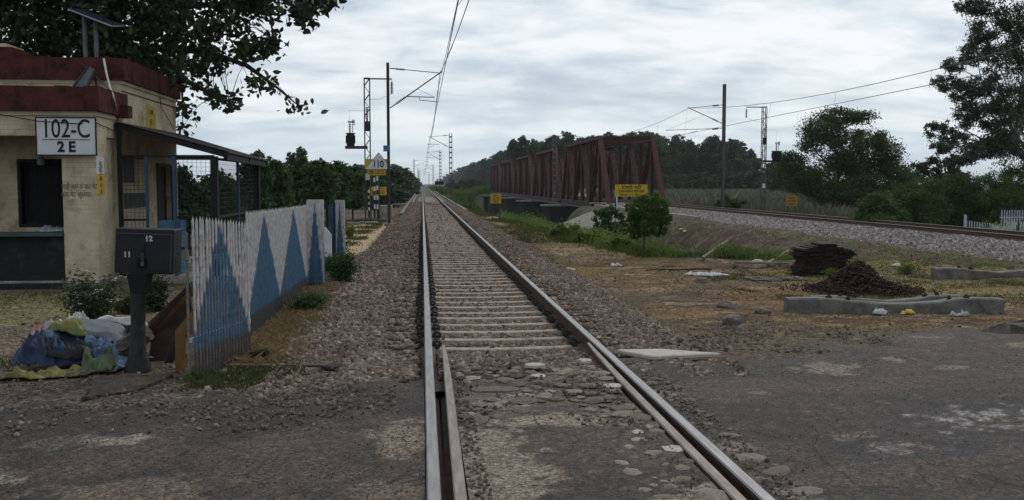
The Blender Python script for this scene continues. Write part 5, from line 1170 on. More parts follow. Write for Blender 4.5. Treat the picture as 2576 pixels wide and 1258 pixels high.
def trans_mast(u, vt, y, zb, top_arm, plat, tr, label, sd):
    """lattice mast with a top arm and hanging insulator, and a pole transformer on a side bracket"""
    p = atY(u, vt, y); x = p.x; r = empty('transformer_mast', (x, y, zb), label, 'mast', 'lattice masts with a transformer')
    mb = MB(); lattice(mb, x, y, zb-.4, p.z); mb.build('lattice_pole', m_steel if sd > 0 else m_mastd, r)
    mb = MB(); mb.box(x-.13, x+.13, y-.17, y-.165, zb+2.35, zb+2.7); mb.build('number_plate', m_signw, r)
    a = atY(*top_arm, y); mb = MB(); mb.bar((x, y, p.z-.03), (a.x, y, p.z-.03), .09, .07); mb.build('top_arm', m_mastd, r)
    mb = MB(); mb.tube([(a.x, y, p.z-.05), (a.x, y, p.z-.2)], .015, 5); insulator(mb, (a.x, y, p.z-.2), (a.x, y, p.z-.85), .10, 8); mb.build('hanging_insulator', m_insul, r)
    mb = MB(); mb.tube([(x, y-.18, p.z-2.9), (x, y-.18, p.z-2.2)], .05, 6); insulator(mb, (x, y-.2, p.z-2.2), (x, y-.2, p.z-1.6), .10, 6); mb.box(x-.16, x+.16, y-.22, y-.16, p.z-2.95, p.z-2.4); mb.build('fuse_switch', m_mastd, r)
    b = atY(*plat, y); mb = MB(); mb.bar((x, y-.15, b.z), (b.x, y-.15, b.z), .06, .16); mb.bar((x, y+.15, b.z), (b.x, y+.15, b.z), .06, .16); mb.build('bracket', m_mastd, r)
    c0, c1 = atY(tr[0], tr[1], y), atY(tr[2], tr[3], y); w = abs(c1.x-c0.x); cx = (c0.x+c1.x)/2; z0 = b.z+.08; z1 = c0.z
    t = MB(); t.lathe((cx, y, z0), [(0, w*.42), (.04, w*.45), (z1-z0-.05, w*.45), (z1-z0-.03, w*.56), (z1-z0, w*.56)], 12)
    for k in range(10): an = 2*math.pi*k/10; t.obox((cx+math.cos(an)*w*.5, y+math.sin(an)*w*.5, (z0+z1)/2), (.04, .02, (z1-z0)*.6), Matrix.Rotation(an, 3, 'Z'))
    tk = t.build('transformer_tank', m_blackbox, r)
    t = MB(); insulator(t, (cx-.03, y, z1), (cx-.03, y, z1+.55), .085, 5); t.tube([(cx+.12, y, z1), (cx+.12, y, z1+.75)], .02, 5); t.bar((cx-.15, y, z1+.62), (cx+.22, y, z1+.62), .05, .08); insulator(t, (cx+.2, y, z1+.75), (cx+.2, y, z1+.45), .06, 3); t.build('bushing', m_insul, tk)
    t = MB(); t.tube([(cx-.05, y, z1+.6), (cx-.05, y, p.z-2.1+.3), (x-.02, y, p.z-2.1+.3)], .007, 4); t.tube([(a.x, y, p.z-.85), ((a.x+x)/2, y, p.z-1.15), (x, y, p.z-1.2)], .008, 4); t.build('lead_wire', m_wire, r)
    t = MB(); t.box(x-.45, x+.45, y-.4, y+.4, zb-.5, zb+.02); t.build('foundation', m_conc, r)
trans_mast(922.5, 197, 54, -.5, (985, 200), (868, 371), (870, 335, 893, 365), 'dark lattice mast left of the track with a transformer on its left bracket', -1)
trans_mast(1922.5, 269, 73, -1.05, (1877, 269), (1964, 406), (1941, 380, 1965, 404), 'grey lattice mast beyond the second track with a transformer on its right bracket', 1)
# ================================================================== SIGNS BESIDE THE NEAR TRACK
def board_sign(name, u0, v0, u1, v1, y, zb, label, lines, legs=2, mat=None, frame_=True, lw=.05, group=None, ink=None, legm=None):
    a, b = atY(u0, v0, y), atY(u1, v1, y); r = empty(name, ((a.x+b.x)/2, y, zb), label, 'sign', group)
    mb = MB(); mb.box(a.x, b.x, y-.02, y+.02, b.z, a.z); bo = mb.build('board', mat or m_yellow, r)
    xs = [a.x+.08, b.x-.08] if legs == 2 else [(a.x+b.x)/2]
    for x in xs: mb = MB(); mb.box(x-lw/2, x+lw/2, y+.022, y+.022+lw, zb-.2, a.z-.03); mb.build('leg', legm or m_mastd, r)
    H = a.z-b.z; Wd = b.x-a.x
    for (s_, size, rel, wfrac) in lines:
        t = text(s_, H*size, ((a.x+b.x)/2, y-.026, b.z+H*rel), FRONT, ink or m_ink, bo, bold=.006*H, ext=.002)
        w = max(v.co.x for v in t.data.vertices)-min(v.co.x for v in t.data.vertices); k = Wd*wfrac/w; cx = (a.x+b.x)/2-origin(bo).x
        for v in t.data.vertices: v.co.x = cx+(v.co.x-cx)*k
    return r
# triangular speed board on its yellow backing
y = 53.0; a = atY(952, 384, y); bl, br = atY(917, 426, y), atY(986, 426, y)
r = empty('speed_sign', (a.x, y, -.5), 'white triangular sign reading 110 over a yellow PER LOCO board', 'sign')
mb = MB(); k1, k2 = atY(917, 400, y+.06), atY(979, 426, y+.06); mb.box(k1.x, k2.x, y+.03, y+.06, k2.z, k1.z); mb.build('backing_board', m_yellow, r)
mb = MB(); mb.prism([(bl.x, y, bl.z), (br.x, y, br.z), (a.x, y, a.z)], (0, .025, 0)); mb.build('triangle_board', m_signw, r)
e_ = MB()
for p_, q_ in ((bl, br), (br, a), (a, bl)): e_.bar(Vector((p_.x, y-.002, p_.z)), Vector((q_.x, y-.002, q_.z)), .006, .02)
e_.build('border', m_ink, r)
text('110', .52, (atY(951, 414, y).x, y-.008, atY(951, 413.5, y).z), FRONT, m_ink, r, bold=.014, sx=.78, ext=.003)
k1, k2 = atY(924, 427, y), atY(970, 441, y); mb = MB(); mb.box(k1.x, k2.x, y-.01, y+.02, k2.z, k1.z); pb = mb.build('lower_board', m_yellow, r); text('PER LOCO', .30, ((k1.x+k2.x)/2, y-.014, (k1.z+k2.z)/2), FRONT, m_inkb, pb, bold=.008, sx=.60, ext=.002)
mb = MB(); mb.tube([(a.x, y+.1, -.8), (a.x, y+.1, a.z-.1)], .045, 8); mb.build('post', m_mastd, r)
mb = MB(); k1, k2 = atY(916, 425, 52.6), atY(928, 437, 52.6)
SGp = 'black and white banded posts'
def banded(u, v0, v1, y, label, r_=.06):
    t, b = atY(u, v0, y), atY(u, v1, y); r = empty('banded_post', (b.x, y, b.z), label, 'post', SGp); n = 8; H = t.z-b.z
    for k in range(n): mb = MB(); mb.tube([(b.x, y, b.z-.3*(k == 0)+H*k/n), (b.x, y, b.z+H*(k+1)/n)], r_, 8); mb.build('band', m_white if (n-k) % 2 else m_ink, r)
banded(942, 447, 536, 60, 'tall black and white banded post between the lattice mast and the nearest mast'); banded(949.5, 443, 538, 57, 'banded post directly under the triangular sign', .05); banded(928, 478, 536, 62, 'shorter banded post close to the lattice mast')
board_sign('notice_sign', 929, 470, 972, 491, 66, -.7, 'yellow notice board with dark writing behind the banded posts', [('सावधान', .30, .78, .55), ('RAILWAY', .26, .50, .75), ('BRIDGE', .26, .22, .7)], ink=m_inkb)
g1 = hit(1246, 556)
board_sign('notice_sign', 1234, 487, 1260, 512, g1.y, g1.z, 'yellow notice board on two thin legs right of the near track', [('सूचना', .24, .80, .5), ('CAUTION', .2, .55, .75), ('BRIDGE', .2, .34, .65), ('AHEAD', .18, .13, .6)], ink=m_inkb)
mb = MB(); a_, b_ = atY(1235, 512, g1.y), atY(1258, 522, g1.y)
board_sign('river_sign', 1546.5, 464, 1628, 494.5, 72, float(gz(15.6, 72)), 'wide yellow board with the river name TANGRI RIVER in front of the truss bridge', [('टांगरी नदी', .40, .73, .60), ('TANGRI RIVER', .29, .43, .82), ('SPAN  5 × 30.5m', .20, .14, .72)], lw=.09)
board_sign('notice_sign', 1978, 494, 2004, 519, 68, -1.15, 'faded yellow notice board in the reeds beyond the second track', [('सावधान', .24, .80, .6), ('BRIDGE', .2, .52, .7), ('AHEAD', .2, .22, .6)], ink=m_inkb, mat=pm('faded_sign_yellow', (.36, .20, .03), coord='Position'))
mb = MB(); mb.tube([atY(1551, 515, 71), atY(1551, 494, 71)], .05, 8); mb.tube([atY(1551, 560, 71), atY(1551, 515, 71)], .03, 8); tag(mb.build('marker_post', m_white), 'short white marker post left of the river name board', 'post')
# ================================================================== TRUSS BRIDGE
def make_span():
    r = empty('truss_span', (T2, 95, 0), 'nearest red truss span of the railway bridge with its portal facing the camera', 'bridge', 'truss spans of the river bridge')
    L, Pn, HX = 33.0, 5.5, 2.83; zb, zt = -.72, 6.55; loc = True
    for s in (-1, 1):
        x = s*HX
        mb = MB(); mb.box(x-.22, x+.22, 0, L, zb-.30, zb+.30); mb.build('bottom_chord', m_bridged, r, local=True)
        mb = MB(); mb.box(x+s*.23-.10 if s > 0 else x-.33, x+.33 if s > 0 else x-.13, .1, L-.1, zb-.42, zb-.31); mb.build('lower_flange', m_flange, r, local=True)
        mb = MB(); mb.box(x-.23, x+.23, Pn-.2, L-Pn+.2, zt-.20, zt+.16); mb.box(x-.28, x+.28, Pn-.2, L-Pn+.2, zt+.162, zt+.20); mb.build('top_chord', m_bridge, r, local=True)
        for (ya, yb) in ((.1, Pn), (L-.1, L-Pn)): mb = MB(); mb.bar((x, ya, zb), (x, yb, zt+.1), .48, .40, Vector((0, 1, 0))); mb.build('end_post', m_bridge, r, local=True)
        for k in range(1, 6):
            yy = k*Pn; mb = MB()
            if k % 2: hw = .16
            else: hw = .12
            for d in (-1, 1): mb.box(x+d*.15-.03, x+d*.15+.03, yy-hw, yy+hw, zb+.3, zt-.2)
            mb.box(x-.12, x+.12, yy-.012, yy+.012, zb+.3, zt-.2); mb.build('vertical', m_bridge if k % 2 == 0 else m_bridge, r, local=True)
        for (ka, kb) in ((1, 2), (3, 2), (3, 4), (5, 4)):
            mb = MB()
            for d in (-1, 1): mb.bar((x+d*.14, ka*Pn, zt-.15), (x+d*.14, kb*Pn, zb+.25), .07, .24, Vector((1, 0, 0)))
            n = 9
            for j in range(1, n): p0 = Vector((x-.14, ka*Pn+(kb-ka)*Pn*j/n, zt-.15+(zb+.25-zt+.15)*j/n)); mb.bar(p0, p0+Vector((.28, 0, .0)), .05, .14)
            mb.build('diagonal', m_bridge, r, local=True)
    for yy in (Pn, L-Pn):
        mb = MB(); mb.box(-HX+.24, HX-.24, yy-.12, yy+.12, zt-.62, zt-.50); mb.box(-HX+.24, HX-.24, yy-.12, yy+.12, zt+.0, zt+.14); mb.box(-HX+.24, HX-.24, yy-.02, yy+.02, zt-.5, zt); mb.build('portal_beam', m_bridge, r, local=True)
        for s in (-1, 1): mb = MB(); mb.bar((s*(HX-.2), yy, zt-1.7), (s*(HX-1.35), yy, zt-.6), .10, .10); mb.build('knee_brace', m_bridge, r, local=True)
    for k in range(2, 5): mb = MB(); yy = k*Pn; mb.box(-HX+.24, HX-.24, yy-.08, yy+.08, zt-.25, zt-.05); mb.bar((-HX+.2, yy, zt-1.5), (-HX+1.2, yy, zt-.25), .09, .09); mb.bar((HX-.2, yy, zt-1.5), (HX-1.2, yy, zt-.25), .09, .09); mb.build('sway_frame', m_bridged, r, local=True)
    for k in range(1, 5):
        mb = MB(); mb.bar((-HX+.2, k*Pn, zt), (HX-.2, (k+1)*Pn, zt), .09, .09); mb.bar((HX-.2, k*Pn, zt-.1), (-HX+.2, (k+1)*Pn, zt-.1), .09, .09); mb.build('wind_brace', m_bridge, r, local=True)
    for k in range(0, 7): mb = MB(); yy = min(max(k*Pn, .25), L-.25); mb.box(-HX+.22, HX-.22, yy-.15, yy+.15, zb-.28, zb+.2); mb.build('cross_girder', m_bridged, r, local=True)
    for s in (-1, 1): mb = MB(); mb.box(s*.87-.15, s*.87+.15, .1, L-.1, zb+.201, -.50); mb.build('stringer', m_bridged, r, local=True)
    mb = MB()
    for k in range(55): yy = .3+k*.6; mb.box(-1.3, 1.3, yy-.11, yy+.11, -.498, -.335)
    mb.build('bridge_timbers', m_log, r, local=True)
    mb = MB()
    for s in (-1, 1):
        mb.tube([(s*(HX-.5), 0, .55), (s*(HX-.5), L, .55)], .03, 5)
        for k in range(12): mb.tube([(s*(HX-.5), 1.5+k*2.73, -.5), (s*(HX-.5), 1.5+k*2.73, .55)], .025, 5)
    mb.build('handrail', m_bridged, r, local=True)
    return r
sp0 = make_span(); kids_update()
names_ = ['second truss span from the camera', 'third truss span from the camera', 'fourth truss span from the camera', 'last and farthest truss span of the bridge']
for i in range(4):
    c = copy_tree(sp0); c.location = (T2, 95+33.6*(i+1), 0); c['label'] = 'red '+names_[i]
m_masonry = pm('dark_masonry', (.030, .026, .023), (.016, .014, .013), scale=2.5, bump=.7, coord='Position', c3=(.06, .05, .04), c3thr=(.62, .75))
for i in range(6):
    y = 94.9+33.6*i-.2; mb = MB(); zt_ = -1.16; w = 4.6 if i in (1, 2, 3, 4) else 4.4
    pts = [(T2-w, y-1.1), (T2-w-1.0, y), (T2-w, y+1.1), (T2+w, y+1.1), (T2+w+1.0, y), (T2+w, y-1.1)]
    r = empty('bridge_pier', (T2, y, -6.4), ['near abutment carrying the first truss span', 'masonry pier between the first and second truss spans', 'masonry pier between the second and third truss spans', 'masonry pier between the third and fourth truss spans', 'masonry pier between the fourth and fifth truss spans', 'far abutment under the last truss span'][i], 'pier', 'piers of the truss bridge')
    mb.prism([(a, b, -6.4) for a, b in pts], (0, 0, 5.0)); mb.build('shaft', m_masonry, r)
    mb = MB(); mb.prism([(T2+(a-T2)*1.04, y+(b-y)*1.1, -1.398) for a, b in pts], (0, 0, .236)); mb.build('cap', m_conc, r)
a, b = atY(1483, 510, 93), atY(1523, 536, 93)
r = empty('bridge_parapet', (a.x, 93, -1.6), 'low parapet block with a pale cap at the near end of the truss bridge', 'parapet'); mb = MB(); mb.box(a.x+.1, b.x-.1, 92.6, 93.4, -2.6, a.z-.12); mb.build('block', m_masonry, r); mb = MB(); mb.box(a.x, b.x, 92.5, 93.5, a.z-.118, a.z); mb.build('cap', m_conc, r)
a, b = atY(1678, 517, 88), atY(1735, 521, 88); mb = MB(); mb.box(a.x, b.x, 87.6, 88.4, -.7, a.z+.02); tag(mb.build('bridge_parapet', m_conc), 'pale flat parapet slab beyond the second track near the portal', 'parapet')
# wing wall beside the second track and stone pitching down to the river
p0, p1 = Vector((16.9, 57.5, 0)), Vector((16.9, 92, 0)); zt_ = atX(1768, 546, 16.9).z
mb = MB(); mb.box(16.75, 17.1, 57.2, 92, -1.75, zt_); o = mb.build('retaining_wall', m_conc); tag(o, 'low weathered concrete retaining wall holding the ballast of the second track', 'wall')
P = [atY(1492, 538, 88), atY(1392, 580, 80), atY(1445, 600, 66), atY(1585, 552, 70)]
n = 30; vs = []; fs = []
for j in range(n+1):
    for k in range(n+1):
        s_, t_ = k/n, j/n; q_ = P[0].lerp(P[3], s_).lerp(P[1].lerp(P[2], s_), t_); vs.append(q_+Vector((0, 0, -.28*((k % 5) == 0)+random.uniform(-.02, .02))))
for j in range(n):
    for k in range(n): a = j*(n+1)+k; fs.append((a, a+1, a+n+2, a+n+1))
mb = MB(); mb.add(vs, fs); o = mb.build('stone_pitching', m_pitch); so_ = o.modifiers.new('t', 'SOLIDIFY'); so_.thickness = .35; so_.offset = -1; tag(o, 'pale sloping stone pitching running down from the bridge abutment', 'slope paving')
# girder bridge of the near track
r = empty('girder_bridge', (TC, 180, -6.4), 'low plate girder bridge carrying the near track over the river', 'bridge')
for s in (-1, 1): mb = MB(); mb.box(TC+s*1.0-.2, TC+s*1.0+.2, 97, 262, -1.7, -.75); mb.build('plate_girder', m_bridged, r); 
for i in range(6): y = 97+33*i; mb = MB(); mb.box(TC-2.6, TC+2.6, y-.9, y+.9, -6.4, -1.72); mb.build('pier', m_masonry, r)
for s in (-1, 1):
    mb = MB(); mb.box(TC+s*2.3-.12, TC+s*2.3+.12, 62 if s < 0 else 70, 262, -.80, -.26); mb.build('ballast_kerb', m_psc, r)
mb = MB(); mb.box(TC-2.15, TC+2.15, 97, 262, -.74, -.48); mb.build('deck', m_conc, r)
for i, (y, s) in enumerate([(104, -1), (137, -1), (170, 1), (203, -1)]):
    rr_ = empty('trolley_refuge', (TC+s*3.1, y, -.5), ['nearest railed refuge platform at the left edge of the near bridge', 'second railed refuge platform on the left of the near bridge', 'railed refuge platform on the right of the near bridge', 'farthest railed refuge platform left of the near bridge'][i], 'platform', 'refuges of the near bridge')
    mb = MB(); mb.box(TC+s*3.3-.9, TC+s*3.3+.9, y-1, y+1, -.62, -.5); mb.build('floor', m_conc, rr_)
    mb = MB()
    for xx in (-.85, 0, .85):
        for yy in (-.95, .95): mb.tube([(TC+s*3.3+xx, y+yy, -.5), (TC+s*3.3+xx, y+yy, .6)], .03, 5)
    for z in (.1, .6): mb.tube([(TC+s*3.3-.85, y-.95, z), (TC+s*3.3+.85, y-.95, z), (TC+s*3.3+.85, y+.95, z), (TC+s*3.3-.85, y+.95, z)], .03, 5)
    mb.build('railing', m_rust, rr_)
mb = MB(); a, b = atY(949, 517, 64), atY(986, 537, 64); mb.box(a.x, b.x, 63.5, 65, -1, a.z); tag(mb.build('culvert_block', m_conc), 'pale concrete block at the foot of the posts left of the track', 'block')
mb = MB(); a, b = atY(1206, 489, 108), atY(1228, 500, 108); mb.box(a.x+.5, b.x, 107, 109, -2.0, a.z-.3); mb.box(a.x, b.x+.3, 106.8, 109.2, a.z-.3, a.z-.2); tag(mb.build('culvert_block', m_masonry), 'concrete block and rubble right of the near track at the river bank', 'block')
mb = MB(); h1 = hit(905, 563); mb.box(h1.x-1.0, h1.x+1.0, h1.y, h1.y+.5, h1.z-.2, h1.z+.08); tag(mb.build('kerb_stone', m_conc), 'low concrete kerb in front of the lattice mast', 'kerb')
# poles lying down the bank of the second track
BG = 'weathered poles lying on the bank of the second track'
for i, ((u0, v0), (u1, v1)) in enumerate([((1740, 590), (1680, 640)), ((1830, 611), (1768, 657)), ((1893, 653), (1846, 677)), ((1983, 637), (1930, 673)), ((1845, 674), (1984, 673))]):
    a, b = hit(u0, v0), hit(u1, v1); mb = MB(); mb.bar(a+Vector((0, 0, .12)), b+Vector((0, 0, .10)), .07, .05); tag(mb.build('pole', pm('weathered_pole', (.20, .165, .13), (.11, .09, .07), coord='Position')), ['farthest pole on the bank, nearest the sapling', 'second pole on the bank behind the sapling', 'short pole low on the bank left of the plate stack', 'pole on the bank just left of the plate stack', 'thin pale pole lying level along the bottom of the bank'][i], 'pole', BG)
for i, (u, v) in enumerate([(1712, 580), (1722, 584), (2053, 618), (1905, 663)]):
    h1 = hit(u, v); tag(rock(h1, .13, m_flatw, 'bank_stone', seed=40+i, flat=.6), ['pale stone on the bank behind the sapling', 'second pale stone beside it on the bank behind the sapling', 'pale stone near the top of the bank above the plate stack', 'pale stone low on the bank'][i], 'stone', 'pale stones on the bank')
# ================================================================== VEGETATION
def crown(blobs, n, L, Wd, sub=9, clump=.42, g=rng, up=.3, shell=.55, jitL=.35):
    """leaf points gathered in clumps on a set of ellipsoid blobs (centre, radii, weight)"""
    w = np.array([b[2] if len(b) > 2 else b[1][0]*b[1][1]+b[1][0]*b[1][2] for b in blobs], float); w /= w.sum(); P = []
    for b, k in zip(blobs, g.multinomial(n, w)):
        c = np.array(b[0], float); R = np.array(b[1], float); ns = max(3, int(sub*g.uniform(.7, 1.3)))
        d = g.normal(0, 1, (ns, 3)); d /= np.linalg.norm(d, axis=1)[:, None]; cc = d*(shell+(1-shell)*g.random(ns)**.6)[:, None]
        i = g.integers(0, ns, k); q = cc[i]+np.clip(g.normal(0, 1, (k, 3)), -2.3, 2.3)*clump*(.45+.55*g.random(ns)[i])[:, None]*.5
        P.append(c+q*R)
    P = np.concatenate(P); m = len(P); l = L*(1+g.uniform(-jitL, jitL, m)); return leaves(P, l, l*Wd, g, up=up)
def limb(mb, pts, r0, r1, n=7): k = len(pts); mb.tube(pts, [r0+(r1-r0)*i/(k-1) for i in range(k)], n)
def bough(a, b, k=5, wob=.08, g=random):
    a = Vector(a); b = Vector(b); L = (b-a).length; out = [a.lerp(b, i/k)+Vector((g.uniform(-1, 1), g.uniform(-1, 1), g.uniform(-.5, 1)))*L*wob*(0 < i < k) for i in range(k+1)]; return out
def put_tree(name, loc, V, F, leafmat, tb, bark, label, cat, group=None):
    r = empty(name, loc, label, cat, group); np_mesh('crown', V-np.array(loc), F, leafmat, r)
    if tb is not None: tb.build('trunk', bark, r)
    return r
# --- far wood: six tree shapes, individually placed copies
FG = 'tall trees of the far wood behind the bridge'
protos = []
for s in range(6):
    g = np.random.default_rng(100+s); H = 17.0; bl = []
    for k in range(20):
        z = H*(.10+.86*(k+g.random())/20); rr_ = (2.9-1.9*abs(z/H-.5)*1.5)*g.uniform(.6, 1.1); a = g.uniform(0, 6.28); q = g.uniform(.1, 2.4)*(1-.5*z/H); bl.append(((math.cos(a)*q, math.sin(a)*q, z), (rr_*.8, rr_*.8, rr_*.62)))
    bl.append(((g.uniform(-.6, .6), 0, H*.96), (1.1, 1.1, 1.0)))
    V, F = crown(bl, 7000, .62, .7, sub=12, clump=.55, g=g)
    r = empty('wood_tree', (0, 0, 0), 'tall dark tree in the dense wood behind the truss bridge', 'tree', FG); np_mesh('crown', V, F, m_lf_far, r)
    mb = MB(); limb(mb, [(0, 0, -.5), (.2, 0, 6), (0, .2, 15)], .22, .06, 6)
    for k in range(4): b = bl[k][0]; limb(mb, bough((0, 0, 5+k*1.5), b, 3), .10, .03, 4)
    mb.build('trunk', m_barkp if s % 3 == 0 else m_bark, r, local=True); protos.append(r)
kids_update()
used = [0]*6
def far_tree(x, y, z, h, wsc=1.0, label=None, group=None):
    k = random.randrange(6); r = protos[k] if not used[k] else copy_tree(protos[k]); used[k] = 1; r.location = (x, y, z); s = h/17; r.scale = (s*wsc, s*wsc, s); r.rotation_euler = (0, 0, random.uniform(0, 6.28))
    if label: r['label'] = label
    if group: r['group'] = group
def topz(v, y): return 1.64+(462-v)*y/FPX
tl = ([1285, 1330, 1380, 1440, 1490, 1560, 1620, 1680, 1740, 1800, 1850, 1880, 1898], [368, 348, 338, 334, 345, 342, 336, 345, 352, 350, 356, 362, 395])
for row, (d0, st) in enumerate(((292, 26), (306, 27), (322, 30))):
    u = 1292+row*9
    while u < 1890:
        y = d0+random.uniform(-5, 5); p = atY(u, 462, y); v = np.interp(u, tl[0], tl[1])+random.uniform(-13, 20)+(5 if row else 2); far_tree(p.x, y, -1, topz(v, y)+1, random.uniform(1.0, 1.35)); u += st*random.uniform(.7, 1.2)
for u, v in ((1275, 372), (1262, 380), (1245, 384), (1232, 392), (1216, 397), (1200, 404), (1186, 408), (1172, 416), (1160, 420), (1149, 426), (1139, 430), (1130, 436), (1122, 440), (1113, 445), (1105, 449), (1098, 452)):
    y = 36*FPX/(u-1062); x = 38+random.uniform(-1, 1); far_tree(x, y, -1, topz(v+random.uniform(-3, 3), y)+1, 1.5); far_tree(x+7, y+random.uniform(5, 20), -1, topz(v-2, y)+1, 1.5)
# --- lower trees before the wood, left of and right of the bridge
def bush_at(name, blobs_uv, y, n, L, mat, label, cat, group=None, dep=.8, zb=None, trunk=None, Wd=.6, sub=10, clump=.45, up=.3, bark=None, tk=1.0, seed=None, shell=.55):
    """bush / tree from measured clump positions: (u, v, ru, rv[, dy]); depth radius follows width"""
    g = np.random.default_rng(seed or (int(blobs_uv[0][0])+int(y))); bl = []
    for b in blobs_uv:
        dy = b[4] if len(b) > 4 else g.uniform(-.35, .35)*b[2]*y/FPX*2.2*dep; yy = y+dy; p = atY(b[0], b[1], yy); k = yy/FPX; bl.append(((p.x, p.y, p.z), (b[2]*k, b[2]*k*dep, b[3]*k)))
    V, F = crown(bl, n, L, Wd, sub=sub, clump=clump, g=g, up=up, shell=shell); c = np.mean([b[0] for b in bl], axis=0); z = float(gz(c[0], c[1])) if zb is None else zb
    tb = MB(); tx = trunk if trunk else (c[0], c[1]); limb(tb, [(tx[0], tx[1], z-.3), (tx[0]*.7+c[0]*.3, tx[1]*.7+c[1]*.3, z+(c[2]-z)*.5), (c[0], c[1], c[2])], max(.02, (c[2]-z)*.035)*tk, max(.01, (c[2]-z)*.015)*tk, 7)
    for b in bl[:24]: limb(tb, bough((tx[0]*.5+c[0]*.5, tx[1]*.5+c[1]*.5, z+(c[2]-z)*.55), b[0], 4), max(.008, (c[2]-z)*.012)*tk, .006+.0003*y, 5)
    return put_tree(name, (float(tx[0]), float(tx[1]), z), V, F, mat, tb, bark or m_bark, label, cat, group)
SGr = 'low dark trees at the foot of the far wood'
for i in range(24):
    u = 1640+i*15+random.uniform(-6, 6); y = random.uniform(215, 275); p = atY(u, 462, y); far_tree(p.x, y, -1.5, topz(random.uniform(428, 446), y)+1.5, 1.9, 'low dark tree in the belt along the foot of the far wood', SGr)
for u, v, y in ((1905, 395, 230), (1930, 408, 210), (1952, 402, 160), (1966, 396, 150), (1985, 398, 140)): p = atY(u, 462, y); far_tree(p.x, y, -1.5, topz(v, y)+1.5, 1.3, 'medium dark tree in the gap between the far wood and the round tree', 'trees in the gap right of the far wood')
for u, v, y in ((1150, 462, 330), (1175, 458, 300), (1205, 455, 280), (1220, 462, 270), (1125, 460, 420), (1190, 450, 285), (1160, 452, 340), (1135, 452, 380)): p = atY(u, 462, y); far_tree(p.x, y, -1.5, topz(v, y)+1.5, 2.6, 'low green bush on the far bank right of the near track', 'bushes on the far bank right of the near track')
# --- hedge and scrub left of the near track
HG = 'dark scrub trees left of the near track'
hl = [(470, 470, 60, 70, 27, 45), (560, 470, 60, 75, 29, 60), (630, 455, 50, 70, 31, 60), (690, 440, 48, 55, 36, 40), (742, 425, 44, 50, 41, 38), (800, 440, 50, 50, 40, 45), (845, 440, 40, 48, 46, 45), (885, 455, 36, 42, 60, 40), (915, 455, 30, 36, 75, 40)]
for i, (u, v, ru, rv, y, bot) in enumerate(hl):
    b = [(u+random.uniform(-.5, .5)*ru, v+random.uniform(-.25, .9)*rv, ru*random.uniform(.4, .6), rv*random.uniform(.35, .55)) for _ in range(9)]+[(u, v+rv*1.1, ru*.8, rv*.5), (u, v+rv*.5, ru*.6, rv*.5)]
    bush_at('scrub_tree', b, y, 9000, .12+.0018*y, m_lf_hedge, ['dark scrub seen through the left part of the wire cage', 'dark scrub seen through the right part of the wire cage', 'scrub tree just right of the lodge roof corner', 'scrub tree behind the long picket panel', 'taller scrub tree with a ragged top left of the lattice mast', 'rounded dark scrub left of the transformer', 'rounded dark scrub below the transformer', 'scrub around the foot of the lattice mast', 'scrub behind the triangular sign'][i], 'tree', HG, Wd=.5, up=.4, sub=20, clump=.6, shell=.4)
for i, (u, v, y) in enumerate([(945, 420, 90), (962, 418, 105), (982, 415, 118), (1000, 420, 135), (1013, 424, 155), (1024, 430, 185), (1034, 436, 225), (1042, 443, 280), (1049, 450, 370)]):
    p = atY(u, 462, y); far_tree(p.x, y, -1.6, topz(v, y)+1.6, 2.0, 'dark tree in the row closing in on the left of the near track', 'tree row left of the near track'); far_tree(p.x-3.2, y+6, -1.6, topz(v-3, y)+1.6, 2.0, 'dark tree in the row closing in on the left of the near track', 'tree row left of the near track')
for i, (u, v, y) in enumerate([(758, 378, 95), (655, 385, 80), (735, 388, 85)]): p = atY(u, 462, y); far_tree(p.x, y, -1.6, topz(v, y)+1.6, .9, ['small pointed tree top showing above the scrub', 'tree top showing just right of the lodge roof corner', 'feathery tree top showing above the middle of the scrub'][i], 'tree')
